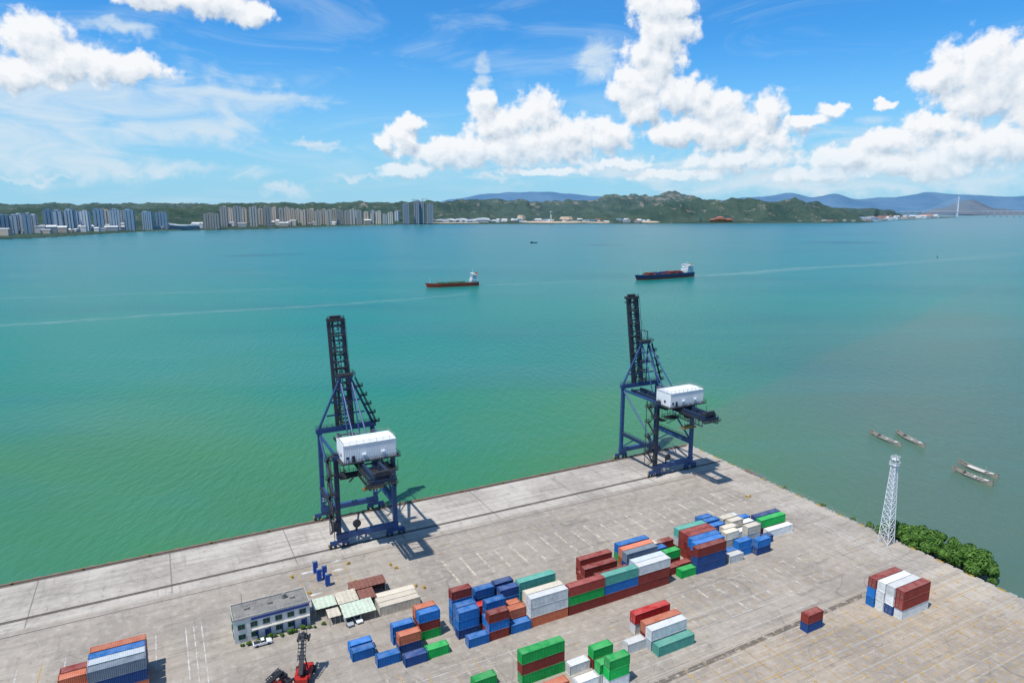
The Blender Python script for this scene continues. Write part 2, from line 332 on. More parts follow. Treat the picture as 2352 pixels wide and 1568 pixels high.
k=MB(); k.box((-300,-.3,.14),(600,.55,.28)); 
for i in range(120): k.box((-2.5-i*5,.18,-.6),(1.2,.4,1.8))
k.obj("quay_kerb",BRICKR,loc=PL(0,0),rz=ANG,kind="structure")
k=MB()
for i in range(100):
    w=1+i*3.2; k.box((edgep(w)-.35,-w,.2),(.3,2.4,.4),1 if i%3==0 else 0)
k.obj("edge_kerb",[CONC,YEL],loc=PL(0,0),rz=ANG,kind="structure")
LMARK=mat("worn_light_marking",(.66,.58,.46),.9,.3,.6,worn=.85)
YMARK=mat("worn_yellow_marking",(.60,.38,.10),.9,.3,.8,worn=.8)
WMARK=mat("worn_white_marking",(.72,.71,.68),.9,.2,.8,worn=.85)
k=MB()
for i in range(24):
    p=-150+i*6.2; k.box((p,-57,.002),(.8,15,.004),0)
    k.box((p+.3,-42,.002),(.15,7,.004),1)
for i in range(15):
    p=-112+i*6.2; k.box((p,-104,.002),(.6,5,.004),0); k.box((p,-114,.002),(.6,4,.004),0); k.box((p+3,-109,.002),(.18,16,.004),1)
for j in range(9):
    k.box((-150,-(99.5+j*1.9) if j<3 else -(108+j*3),.002),(180,.16,.004),2 if j%2 else 0)
for i in range(17):
    p=-116+i*6.5; k.box((p,-160,.003),(.22,64,.006),1)
    for j in range(12): k.box((p,-(131+j*5.2),.005),(1.1,.4,.010),1); k.box((p+3.2,-(133+j*5.2),.005),(.3,1.6,.010),1)
for j in range(12): k.box((-62,-(130+j*5.2),.0035),(108,.2,.007),1 if j%3 else 0)
for i in range(30):
    p=-235+i*3.2
    if i%5: k.box((p,-(102 if i<18 else 106),.002),(.22,12,.004),1 if i%2 else 0)
for i in range(9): k.box((-276+i*5.2,-58,.002),(.25,16,.004),1 if i%2 else 2)
for a in range(3): k.box((-13-a*2.3,-75,.004),(.15,110,.008),2)
for i in range(3): k.box((-227+i*2.0,-110,.004),(.25,120,.008),2)
for (x,y,dx,dy) in [(-187,34,16,.2),(-187,40,18,.2),(-187,46,16,.2),(-187,51,14,.2)]: k.box((x,-y,.004),(dx,dy,.008),1)
for i in range(5): k.box((-194+i*3.6,-42,.004),(.2,14,.008),1)
for x,y in((-191,36),(-182,39),(-191,50),(-181,33)): k.box((x,-y,.008),(3.4,1.1,.012),2)
rm_=random.Random(5)
for i in range(90):
    p=rm_.uniform(-150,-8); w=rm_.choice([38,44,68,100,104,111,118]); k.box((p,-w-rm_.uniform(0,3),.006),(rm_.uniform(.8,2.4),.22,.010),rm_.choice([0,1,1,2]))
k.obj("road_markings",[LMARK,YMARK,WMARK],loc=PL(0,0,.003),rz=ANG,kind="structure")
GUT=mat("worn_gutter",(.22,.185,.15),.95,.4,.3,worn=.8); KERB=mat("kerb_concrete",(.40,.35,.29),.95,.3,.4)
k=MB(); k.box((-84,-124.5,.04),(92,.4,.08),0); k.box((-84,-125.9,.004),(92,1.6,.008),1)
k.obj("drain_kerb",[KERB,GUT],loc=PL(0,0),rz=ANG+math.radians(1.5),kind="structure")
# ------------------------------------------------------------ containers
m,nt,b=newmat("container_paint"); oi=nd(nt,"ShaderNodeObjectInfo"); tc=nd(nt,"ShaderNodeTexCoord")
off=nd(nt,"ShaderNodeCombineXYZ"); nt.links.new(M(nt,'MULTIPLY',oi.outputs["Random"],90),off.inputs[0]); v=VM(nt,'ADD',tc.outputs["Object"],off.outputs[0])
n1=NOISE(nt,v,.5,5,.6)[0]; n2=NOISE(nt,v,1.7,5,.7)[0]; n3=NOISE(nt,MAP(nt,v,(2.5,2.5,.25)),1.2,4,.6)[0]
f=M(nt,'MULTIPLY',M(nt,'MULTIPLY_ADD',n1,.7,.65),M(nt,'MULTIPLY_ADD',oi.outputs["Random"],.25,.88))
g_=nd(nt,"ShaderNodeVectorMath",operation='SCALE'); nt.links.new(oi.outputs["Color"],g_.inputs[0]); nt.links.new(f,g_.inputs[3])
c=MIX(nt,M(nt,'MULTIPLY',SS(nt,n2,.58,.72),.6),g_.outputs[0],(.17,.08,.05,1))
c=MIX(nt,M(nt,'MULTIPLY',SS(nt,n3,.55,.8),.32),c,(.10,.08,.07,1))
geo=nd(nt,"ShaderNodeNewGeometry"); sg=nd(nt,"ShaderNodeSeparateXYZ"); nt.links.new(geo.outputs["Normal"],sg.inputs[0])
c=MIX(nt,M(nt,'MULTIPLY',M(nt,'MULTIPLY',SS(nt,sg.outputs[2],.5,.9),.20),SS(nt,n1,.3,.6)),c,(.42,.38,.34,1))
nt.links.new(c,b.inputs["Base Color"]); b.inputs["Roughness"].default_value=.6; b.inputs["Specular IOR Level"].default_value=.25
CPAINT=m
def contmesh(L,H,W=2.44):
    mb=MB(); hx,hy=L/2,W/2
    for sx in(-1,1):
        for sy in(-1,1): mb.box((sx*(hx-.09),sy*(hy-.09),H/2),(.18,.18,H))
        for z in(.09,H-.07): mb.box((sx*(hx-.08),0,z),(.13,W-.37,.14))
    for sy in(-1,1):
        for z in(.08,H-.06): mb.box((0,sy*(hy-.06),z),(L-.37,.10,.12))
    pitch=.42; n=int((L-.36)/pitch); x0=-n*pitch/2
    for sy in(-1,1):
        prof=[]
        for i in range(n):
            x=x0+i*pitch; yo=hy-.03; yi=hy-.12
            prof+=[(x,yo),(x+pitch*.32,yo),(x+pitch*.5,yi),(x+pitch*.82,yi)]
        prof.append((x0+n*pitch,hy-.03))
        vs=[(x,sy*y,z) for x,y in prof for z in(.14,H-.12)]
        mb.add(vs,[(2*i,2*i+2,2*i+3,2*i+1) if sy<0 else (2*i,2*i+1,2*i+3,2*i+2) for i in range(len(prof)-1)])
    prof=[]
    for i in range(n):
        x=x0+i*pitch; prof+=[(x,H-.03),(x+pitch*.4,H-.03),(x+pitch*.5,H-.07),(x+pitch*.9,H-.07)]
    prof.append((x0+n*pitch,H-.03))
    vs=[(x,y,z) for x,z in prof for y in(-hy+.11,hy-.11)]
    mb.add(vs,[(2*i,2*i+2,2*i+3,2*i+1) for i in range(len(prof)-1)])
    n=5; pw=(W-.36)/n; prof=[]
    for i in range(n):
        y=-hy+.18+i*pw; prof+=[(y,-hx+.03),(y+pw*.35,-hx+.03),(y+pw*.5,-hx+.11),(y+pw*.85,-hx+.11)]
    prof.append((hy-.18,-hx+.03))
    vs=[(x,y,z) for y,x in prof for z in(.15,H-.14)]
    mb.add(vs,[(2*i,2*i+1,2*i+3,2*i+2) for i in range(len(prof)-1)])
    mb.box((0,0,.2),(L-.4,W-.4,.06))
    me=mb.obj("t",CPAINT); d=me.data; bpy.data.objects.remove(me)
    db=MB()
    for sy in(-1,1):
        db.box((hx-.07,sy*(hy-.18)/2,H/2),(.05,hy-.2,H-.32))
        for yy in(.3,.75): db.cyl((hx-.02,sy*yy,.15),(hx-.02,sy*yy,H-.15),.025,n=6,mi=1)
        for zz in(.8,1.2): db.box((hx-.01,sy*.52,zz),(.04,.5,.05),1)
    me=db.obj("t",[CPAINT,GALV]); d2=me.data; bpy.data.objects.remove(me)
    d.name="container_body"; d2.name="container_door"
    return d,d2
C40=contmesh(12.19,2.9); C20=contmesh(6.06,2.6)
CC={'M':((.27,.045,.035),"dark maroon"),'R':((.55,.028,.025),"bright red"),'B':((.018,.175,.50),"blue"),'N':((.020,.070,.22),"navy blue"),'G':((.010,.42,.085),"bright green"),
'T':((.11,.42,.33),"pale teal"),'W':((.70,.71,.69),"white"),'I':((.66,.585,.46),"cream"),'O':((.58,.17,.085),"faded orange"),'Y':((.19,.24,.29),"blue grey"),'S':((.55,.61,.64),"light grey")}
def cont(size,p,w,z,code,below):
    L=12.19 if size==40 else 6.06; d,d2=C40 if size==40 else C20
    o=bpy.data.objects.new("shipping_container",d); COL.objects.link(o)
    p+=random.uniform(-.10,.10); w+=random.uniform(-.06,.06)
    flip=random.random()<.35
    o.location=PL(p+L/2,w-1.22,z); o.rotation_euler=(0,0,ANG+(math.pi if flip else 0)+random.uniform(-.005,.005))
    c,nm=CC[code]; j=random.uniform(.80,1.15); o.color=(min(.8,c[0]*j),min(.8,c[1]*j),min(.8,c[2]*j),1)
    o["category"]="shipping container"; o["group"]="stacked shipping containers"
    sz="long" if size==40 else "short"
    o["label"]=f"{nm} {sz} corrugated container "+(f"stacked on a {CC[below][1]} one" if below else "standing on the concrete yard")
    dd=bpy.data.objects.new("door",d2); COL.objects.link(dd); dd.parent=o; dd.color=o.color
    return o
def stack(p,w,size,codes):
    h=2.92 if size==40 else 2.62; z=.01; bl=None
    for c in codes:
        cont(size,p,w,z,c,bl); z+=h; bl=c
r0,r1,r2,r3,r4,r5,r6=95,92.4,89.8,87.2,84.6,82,79.4
ST=[(-81.2,r0,40,"NNM"),(-79.6,r1,40,"NMB"),(-78.6,r2,40,"MMB"),(-77.8,r3,40,"MMM"),(-77.7,r4,40,"MMM"),(-77.8,r5,40,"MWT"),
(-87.4,94.6,20,"G"),(-87.4,r3,20,"MG"),(-91.2,91.6,20,"M"),(-86.2,91.2,20,"M"),(-92.0,86.6,20,"N"),(-85,81,20,"MM"),
(-66.9,95,20,"W"),(-61.2,93,20,"BB"),(-54.8,95.2,20,"NB"),(-54.6,90.2,20,"WWI"),(-64.2,90,20,"BII"),(-62.4,87.2,20,"MII"),(-57.5,81.5,20,"MII"),(-64.0,80.5,20,"BBB"),(-64.4,77.6,20,"BNB"),
(-48.5,80,20,"WB"),(-49.6,86.2,20,"NY"),(-55.8,87.4,20,"WW"),(-50,83.2,20,"BW"),(-56.6,84.4,20,"WII"),(-65,84,20,"BWB"),(-51.4,77.2,20,"BW"),(-57.4,78.4,20,"BB"),(-66.8,92.3,20,"B"),(-60.8,90.2,20,"B"),
(-42.0,88.4,40,"W"),(-43.0,85.6,40,"MG"),(-42.5,82.9,40,"NN"),(-48.4,90.6,20,"N"),
(-104.6,r0,40,"MMW"),(-116.95,r0,40,"MBT"),(-129.3,r0,40,"MGM"),(-141.8,r0,40,"OWW"),
(-104.3,r1,40,"MTS"),(-103.4,r2,40,"YN"),(-103.2,r3,40,"WNY"),(-102.7,r4,40,"OOO"),(-102.2,81.6,40,"TGB"),
(-115.2,79.2,40,"MM"),(-117,84.4,40,"MM"),(-116.8,82,40,"M"),(-116,r2,40,"NM"),(-128.5,r1,40,"MM"),(-89.5,80.5,20,"II"),(-90.3,83.8,20,"NB"),
(-141.8,r1,40,"WII"),(-140.7,86.2,40,"MTT"),(-140.7,83.4,40,"MT"),
(-153,89.8,20,"BBB"),(-154.7,95.1,20,"MBM"),(-154.4,92.4,20,"MB"),(-147.9,95.2,20,"B"),(-147.9,92.3,20,"MO"),(-148.2,89.6,20,"MO"),(-160.9,84.4,20,"BBBM"),(-161.6,90.6,20,"NBB"),(-161.2,87.8,20,"BBB"),(-160.9,95.4,20,"B"),
(-153.2,82.9,20,"RBB"),(-154.6,86.4,20,"RR"),(-146.7,82.2,20,"BBN"),(-146.7,86.0,20,"TBN"),(-147.4,79.4,20,"BB"),
(-178,89.3,20,"NO"),(-178.1,84.7,20,"BB"),(-171.3,86.4,20,"GMB"),(-171.3,83.6,20,"MMO"),(-172.2,94.5,20,"G"),(-178.3,95.0,20,"N"),(-184.6,91.9,20,"B"),(-189.5,83.4,20,"B"),(-189.6,86.6,20,"B"),
(-155.2,114.7,40,"GMG"),(-136.2,117.4,20,"MG"),(-137.3,125.7,20,"WGG"),(-138.1,122.9,20,"WG"),(-142.9,116.8,20,"W"),(-144.4,123.0,20,"W"),(-151.6,121.0,20,"O"),(-166.2,110.9,20,"G"),
(-47.0,140.6,40,"WMM"),(-47.4,138.0,40,"NWW"),(-47.8,135.4,40,"WWW"),(-48.2,132.8,40,"BBM"),
(-75.8,132.4,20,"NM"),
(-118.0,110.8,40,"WR"),(-118.2,115.7,40,"MO"),(-118.7,118.5,40,"SW"),(-118.6,121.4,40,"T"),(-124.9,116.6,20,"W"),
(-248.2,73.6,40,"ONY"),(-248.2,70.9,40,"ONS"),(-248.2,68.2,40,"MNB"),(-248.2,65.5,40,"NOO"),(-254.8,68.0,20,"OO"),(-254.8,65.2,20,"OM")]
for s in ST: stack(*s)
for (p,w) in [(-177.5,70.4),(-177.3,67.8),(-177.1,65.2)]:
    o=cont(40,p,w,.01,'I',None); o["label"]="cream container with rust streaks beside the sheds"
# ------------------------------------------------------------ quay crane
HX,GY=10.0,-24.4
def build_crane(loc,label):
    E=empty("quay_crane",loc,ANG,label=label,category="quay crane",group="ship to shore gantry cranes")
    def part(name,mb,mats): return mb.obj(name,mats,parent=E)
    for sx in(-1,1):
        for y in(0,GY):
            mb=MB(); x=sx*HX
            mb.beam((x-3.2,y,2.3),(x+3.2,y,2.3),.7,.9); mb.box((x,y,3.0),(1.2,1.2,.6))
            for k in(-1,1):
                mb.beam((x+k*2.2-1.3,y,1.5),(x+k*2.2+1.3,y,1.5),.8,.6)
                for q in(-.8,.8): mb.cyl((x+k*2.2+q,y-.28,.62),(x+k*2.2+q,y+.28,.62),.5,n=12,mi=1)
            mb.box((x+sx*3.6,y,1.5),(.5,.6,.8),2)
            part("bogie",mb,[NAVY,DARK,YEL])
    for y in(0,GY):
        mb=MB(); mb.beam((-HX-.9,y,4.2),(HX+.9,y,4.2),1.5,1.8); part("sill_beam",mb,NAVY)
    for sx in(-1,1):
        for y in(0,GY):
            mb=MB(); mb.beam((sx*HX,y,5.1),(sx*(HX-.2),y,34),1.5,1.25)
            for z in (10,18,26): mb.box((sx*HX,y,z),(1.32,1.56,.12))
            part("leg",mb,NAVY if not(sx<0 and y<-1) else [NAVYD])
    for sx in(-1,1):
        mb=MB(); mb.beam((sx*(HX-.05),-.8,12.4),(sx*(HX-.05),GY+.8,12.4),1.1,1.5); part("portal_beam",mb,NAVY)
        mb=MB(); mb.cyl((sx*(HX-.1),-.8,32.6),(sx*(HX-.1),GY+.8,13.6),.38,n=10); part("diagonal_brace",mb,NAVY)
        mb=MB(); mb.cyl((sx*(HX-.1),-.8,6),(sx*(HX-.1),-9,11.7),.28,n=8); part("knee_brace",mb,NAVY)
        mb=MB(); mb.beam((sx*(HX-.3),-.7,33),(sx*(HX-.3),GY+.7,33),.7,.9); part("upper_side_beam",mb,NAVY)
        mb=MB(); mb.rail([(sx*(HX+.9),-1,13.3),(sx*(HX+.9),GY+1,13.3)]); mb.box((sx*(HX+.9),GY/2,13.2),(.9,-GY-2,.08)); part("walkway",mb,DARK)
    for y,zz in((0,34.6),(GY,32.6)):
        mb=MB(); mb.beam((-HX-1.1,y,zz),(HX+1.1,y,zz),1.6,1.7); 
        mb.rail([(-HX-1,y-.7,zz+.85),(HX+1,y-.7,zz+.85)],mi=1); mb.rail([(-HX-1,y+.7,zz+.85),(HX+1,y+.7,zz+.85)],mi=1)
        part("cross_beam",mb,[NAVY,DARK])
    mb=MB()
    for sx in(-1,1):
        mb.cyl((sx*HX,0,35.4),(sx*1.9,-2,54),.5,.4,n=10)
        mb.cyl((sx*1.9,-2,54),(sx*2.4,GY+1,33.4),.3,n=8)
        mb.cyl((sx*1.9,-2,54),(sx*2.2,-12,32.8),.26,n=8)
        mb.beam((sx*5.0,-1,45),(sx*1.95,-1.2,45),.4,.5)
        mb.beam((sx*1.9,-2,54),(sx*3.0,0,35),.35,.35,1)
    mb.beam((-5.2,-1,45),(5.2,-1,45),.5,.7); mb.beam((-2.8,-2,54.5),(2.8,-2,54.5),1.3,1.2)
    mb.beam((-3.6,-.8,49.5),(3.6,-.8,49.5),.4,.5); mb.beam((-7,-.4,40),(7,-.4,40),.4,.5)
    for z in(37,41.5,46): mb.box((0,-1.6,z),(4.8,2.2,.12),1); mb.rail([(-2.4,-2.6,z),(2.4,-2.6,z),(2.4,-.6,z)],t=.09,mi=1,step=1.2)
    mb.cyl((-2.2,-3.0,55.2),(2.2,-3.0,55.2),.7,n=12,mi=1)
    mb.box((0,-2,55.2),(6.6,4.4,.1),1); mb.rail([(-3.3,-4.2,55.2),(3.3,-4.2,55.2),(3.3,.2,55.2),(-3.3,.2,55.2),(-3.3,-4.2,55.2)],mi=1,t=.1)
    part("support_frame",mb,[NAVY,DARK])
    mb=MB()
    for i in range(5):
        t0=i/5; a=Vector((HX,0,35.6)).lerp(Vector((2.2,-2,54)),t0)+Vector((1.1,-.9,0)); mb.box(a,(2.6,1.8,.14)); 
        mb.rail([a+Vector((-1.2,-.8,0)),a+Vector((1.2,-.8,0)),a+Vector((1.2,.8,0))],t=.12,step=1)
        b_=Vector((HX,0,35.6)).lerp(Vector((2.2,-2,54)),t0+.2)+Vector((1.1,-.9,0)); mb.beam(a,b_,.9,.16); mb.beam(a+Vector((0,0,1.1)),b_+Vector((0,0,1.1)),.12,.12)
    part("frame_stairs",mb,DARK)
    mb=MB(); A=Vector((0,2.6,34.6)); B=Vector((0,9.0,74.0)); 
    for sx in(-1,1): mb.beam(A+Vector((sx*2.3,0,0)),B+Vector((sx*2.3,0,0)),.62,1.5,0)
    n=15
    for i in range(n+1):
        q=A.lerp(B,i/n); mb.beam(q+Vector((-2.3,0,0)),q+Vector((2.3,0,0)),.35,.5,0)
        if i<n:
            q2=A.lerp(B,(i+1)/n); s=1 if i%2 else -1
            mb.beam(q+Vector((-2.1*s,-.5,0)),q2+Vector((2.1*s,-.5,0)),.22,.22,1)
            mb.beam(q+Vector((2.1*s,-.5,0)),q2+Vector((0,-.5,0)),.18,.18,1)
            mb.beam(q+Vector((.9,-1,0)),q+Vector((2.6,-1,0)),.18,.18,1)
    mb.beam(A+Vector((2.9,-.7,0)),B+Vector((2.9,-.7,0)),.9,.1,1); mb.beam(A+Vector((3.4,-1.6,0)),B+Vector((3.4,-1.6,0)),.12,.12,1); mb.beam(A+Vector((-2.9,-.5,0)),B+Vector((-2.9,-.5,0)),.9,.6,1)
    mb.beam(A+Vector((-1.3,-.6,0)),B+Vector((-1.3,-.6,0)),.9,.3,1); mb.beam(A+Vector((.6,-.7,0)),B+Vector((.6,-.7,0)),.25,.25,1)
    for i in range(24):
        q=A.lerp(B,i/23); mb.beam(q+Vector((3.4,-.7,0)),q+Vector((3.4,-1.6,0)),.09,.09,1)
    for f in (.35,.55,.7,.85):
        q=A.lerp(B,f); mb.box(q+Vector((0,-1.4,0)),(5.2,1.0,.5),1)
    mb.box(B+Vector((0,-.2,-.2)),(6.4,2.6,1.2),1); mb.box(B+Vector((0,-.2,-2.4)),(6.4,2.4,.4),1)
    for x in (-3,-1,1,3): mb.beam(B+Vector((x,-1.2,-2.4)),B+Vector((x,-1.2,1.3)),.2,.2,1)
    mb.beam(B+Vector((-3,-1.2,1.2)),B+Vector((3,-1.2,1.2)),.2,.2,1)
    mb.cyl(B+Vector((-2,.2,.9)),B+Vector((2,.2,.9)),.5,n=10,mi=1)
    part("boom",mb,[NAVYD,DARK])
    mb=MB()
    for sx in(-1,1):
        a=Vector((sx*1.7,-2,54.8)); q=A.lerp(B,.62)+Vector((sx*2.0,-.8,0)); md=(a+q)/2+Vector((0,-3.2,2.5))
        mb.beam(a,md,.22,.35); mb.beam(md,q,.22,.35)
        q=A.lerp(B,.97)+Vector((sx*1.2,-1,0)); mb.beam(a,q,.09,.09)
    part("forestay",mb,DARK)
    mb=MB(); yE=-45.5
    for sx in(-1,1):
        mb.beam((sx*2.6,3,30.9),(sx*2.6,yE,30.9),.9,1.9)
        mb.beam((sx*3.9,3,30.2),(sx*3.9,yE,30.2),1.2,.1,1); mb.rail([(sx*4.4,2,30.2),(sx*4.4,yE,30.2)],mi=1,t=.1,step=1.5)
    for i in range(12):
        y=2-i*4.2; mb.beam((-2.6,y,31.3),(2.6,y,31.3),.35,.5)
        mb.beam((-2.4,y,29.9),(2.4,y-2.1,29.9),.15,.15,1)
    for y in(yE,yE+2.2): mb.beam((-4.4,y,30.2),(4.4,y,30.2),.4,1.0)
    mb.box((0,yE+1.2,32.4),(5.5,2.4,.9),1); mb.box((0,yE-.8,29.4),(8.8,1.7,.12),1); mb.rail([(-4.4,yE-1.6,29.4),(4.4,yE-1.6,29.4)],mi=1,t=.1)
    mb.cyl((-2.2,yE+.6,33.1),(2.2,yE+.6,33.1),.55,n=12,mi=1)
    for sx in(-1,1):
        mb.beam((sx*4.4,yE-1.6,30.4),(sx*4.4,yE+9,28.2),.15,.15,1)
        for k in range(9): mb.beam((sx*4.1,yE+k*2,30),(sx*4.1,yE+k*2,27.8),.14,.14,1)
        mb.beam((sx*4.1,yE,27.8),(sx*4.1,yE+16.5,27.8),.8,.1,1); mb.rail([(sx*4.5,yE,27.8),(sx*4.5,yE+16.5,27.8)],mi=1,t=.09)
    for k in range(7): 
        y=yE+12+k*1.3; mb.cyl((3.2,y,29.8),(3.2,y+.6,27.4-.3*(k%3)),.09,n=5,mi=1); mb.cyl((3.2,y+.6,27.4-.3*(k%3)),(3.2,y+1.3,29.8),.09,n=5,mi=1)
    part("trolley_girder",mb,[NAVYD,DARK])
    mb=MB()
    for i in range(6):
        x=-7+i*2.6; mb.box((x,GY+1+random.uniform(-2,2),30.0+random.uniform(-.8,1.2)),(1.5,1.8,1.3))
    for z,x0,x1,y0,y1 in((27.5,-9,-3,-7,-2),(25.2,-9,-6,-2,5),(28.4,3,8.5,-10,-3),(26.6,5,9.2,-3,4),(29,-8.8,8.8,6,8)):
        mb.box(((x0+x1)/2,GY+(y0+y1)/2,z),(x1-x0,y1-y0,.12)); mb.rail([(x0,GY+y0,z),(x1,GY+y0,z),(x1,GY+y1,z),(x0,GY+y1,z),(x0,GY+y0,z)],t=.09,step=1.5)
        for a_,c_ in((x0,y0),(x1,y0),(x1,y1),(x0,y1)): mb.beam((a_,GY+c_,z),(a_,GY+c_,32),.14,.14)
    mb.beam((-6,GY-2,24),(-6,GY-8,28),.8,.15)
    part("service_platform",mb,DARK)
    mb=MB(); ty=-33; mb.box((0,ty,29.4),(6.6,4.6,.6)); 
    for sx in(-1,1):
        for k in(-1,1): mb.cyl((sx*2.2,ty+k*1.7,30.0),(sx*1.6,ty+k*1.7,30.0),.35,n=10)
    mb.rail([(-3.2,ty-2.2,29.7),(3.2,ty-2.2,29.7)],t=.09); mb.box((1,ty,28.8),(2.5,2.5,.7)); part("trolley",mb,DARK)
    mb=MB(); mb.box((2.6,ty+3.6,27.3),(2.1,2.6,2.3)); mb.box((2.6,ty+3.6,28.55),(2.4,2.9,.15)); part("operator_cab",mb,[DARK])
    mb=MB(); mb.box((2.6,ty+4.92,27.2),(1.8,.06,1.7)); mb.box((3.68,ty+3.6,27.5),(.06,2.1,1.2)); mb.box((1.52,ty+3.6,27.5),(.06,2.1,1.2)); mb.box((2.6,ty+2.28,27.6),(1.7,.06,1.0)); part("cab_window",mb,GLASS)
    mb=MB()
    for sx in(-1,1):
        for k in(-1,1): mb.beam((sx*1.6,ty+k*1.1,29.1),(sx*1.3,ty+k*.7,24.3),.07,.07)
    part("hoist_rope",mb,DARK)
    mb=MB(); mb.box((0,ty,24.0),(3.4,1.6,.6)); mb.beam((-3.1,ty+.7,23.3),(3.1,ty+.7,23.3),.35,.5); mb.beam((-3.1,ty-.7,23.3),(3.1,ty-.7,23.3),.35,.5)
    for sx in(-1,1): mb.box((sx*3.1,ty,23.3),(.5,2.4,.6)); mb.box((sx*1.2,ty,23.7),(.5,1.8,.4))
    part("spreader",mb,DYEL)
    hx,hy,h0,h1=8.9,4.6,32.6,38.5; yc=-26.6; ox=.2
    mb=MB(); mb.box((ox,yc,h0-.2),(2*hx+2.4,2*hy+2.0,.25)); mb.rail([(-hx-.5,yc-hy-.9,h0),(hx+1.3,yc-hy-.9,h0),(hx+1.3,yc+hy+.9,h0)],t=.09); part("house_platform",mb,DARK)
    mb=MB()
    def corr(a,b_,z0,z1,out):
        a,b_=Vector(a),Vector(b_); L=(b_-a).length; n=int(L/.55); d=(b_-a)/n; o_=Vector(out)*.07; pr=[]
        for i in range(n): pr+=[a+d*i,a+d*(i+.35),a+d*(i+.5)-o_,a+d*(i+.85)-o_]
        pr.append(b_); mb.add([(q.x,q.y,z) for q in pr for z in(z0,z1)],[(2*i,2*i+2,2*i+3,2*i+1) for i in range(len(pr)-1)])
    X0,X1,Y0,Y1=-hx+ox,hx+ox,yc-hy,yc+hy
    corr((X0,Y0,0),(X1,Y0,0),h0,h1,(0,-1,0)); corr((X1,Y0,0),(X1,Y1,0),h0,h1,(1,0,0)); corr((X1,Y1,0),(X0,Y1,0),h0,h1,(0,1,0)); corr((X0,Y1,0),(X0,Y0,0),h0,h1,(-1,0,0))
    H=part("machinery_house",mb,WHITEP)
    mb=MB(); mb.add([(X0-.15,Y0-.15,h1),(X1+.15,Y0-.15,h1),(X1+.15,Y1+.15,h1),(X0-.15,Y1+.15,h1),(X0-.15,yc,h1+.35),(X1+.15,yc,h1+.35)],[(0,1,5,4),(4,5,2,3),(0,4,3),(1,2,5),(3,2,1,0)])
    mb.obj("house_roof",WHITEP,parent=H)
    mb=MB(); z=h1+.05; mb.rail([(X0,Y0,z),(X0,Y1,z),(X1,Y1,z),(X1,Y0,z),(X0,Y0,z)],t=.07,step=2.2); mb.obj("roof_railing",GALV,parent=H)
    mb=MB(); mb.box((X0+3.2,Y0-.04,h0+1.1),(1.0,.08,2.1)); mb.obj("house_door",DARK,parent=H)
    mb=MB(); mb.box((X0+1.3,Y0-.04,h0+1.6),(.9,.08,.8)); mb.obj("house_window",GLASS,parent=H)
    mb=MB(); mb.box((X0-.04,yc-1,h0+1.8),(.08,1.0,1.0)); mb.obj("house_window",GLASS,parent=H)
    for q in(6.8,13.2): mb=MB(); mb.box((X0+q,Y0-.35,h0+2.2),(1.2,.7,.5)); mb.obj("ventilation_hood",WHITEP,parent=H)
    mb=MB(); x0=-HX-2.0
    for i in range(9):
        z=4+i*3.3; s=1 if i%2 else -1; y0=GY+1.2-s*2.0; y1=GY+1.2+s*2.0
        mb.beam((x0,y0,z),(x0,y1,z+3.3),.9,.14); mb.beam((x0-.45,y0,z+1.1),(x0-.45,y1,z+4.4),.1,.1); mb.beam((x0+.45,y0,z+1.1),(x0+.45,y1,z+4.4),.1,.1)
        mb.box((x0+.4,y1+s*.7,z+3.3),(2.4,1.6,.12)); mb.rail([(x0-.7,y1+s*1.4,z+3.3),(x0+1.4,y1+s*1.4,z+3.3)],t=.1,step=1)
    mb.beam((x0,GY+1.2-3.4,3.6),(x0,GY+1.2-3.4,33),.2,.2); mb.beam((x0,GY+1.2+3.4,3.6),(x0,GY+1.2+3.4,33),.2,.2)
    part("stairs",mb,DARK)
    mb=MB(); mb.box((-HX-1.4,GY-1.4,9),(1.4,1.6,2.6)); part("electrical_cabinet",mb,[DARK])
    mb=MB(); mb.cyl((-4,GY-.9,8.2),(-4,GY-1.5,8.2),1.4,n=20); mb.beam((-4,GY,5),(-4,GY,8.4),.5,.5); part("cable_reel",mb,DARK)
    return E
crane=build_crane(PL(-167.8,.2),"tall navy quay crane with raised boom and white machinery house")
def addnum(parent,txt,x,y,z,s):
    c=bpy.data.curves.new("num","FONT"); c.body=txt; c.size=s; c.extrude=.02; c.align_x='CENTER'
    o=bpy.data.objects.new("tmp",c); COL.objects.link(o); bpy.context.view_layer.update()
    me=bpy.data.meshes.new_from_object(o.evaluated_get(bpy.context.evaluated_depsgraph_get())); bpy.data.objects.remove(o)
    me.materials.clear(); me.materials.append(WHITEP); q=bpy.data.objects.new("crane_number",me); COL.objects.link(q); q.parent=parent; q.location=(x,y,z); q.rotation_euler=(math.pi/2,0,0)
crane2=copytree(crane,PL(-31.0,.2),ANG,label="tall navy quay crane with raised boom near the quay corner")
for x in(-HX,HX-.2): addnum(crane,"2",x,-.8,7.5,2.2)
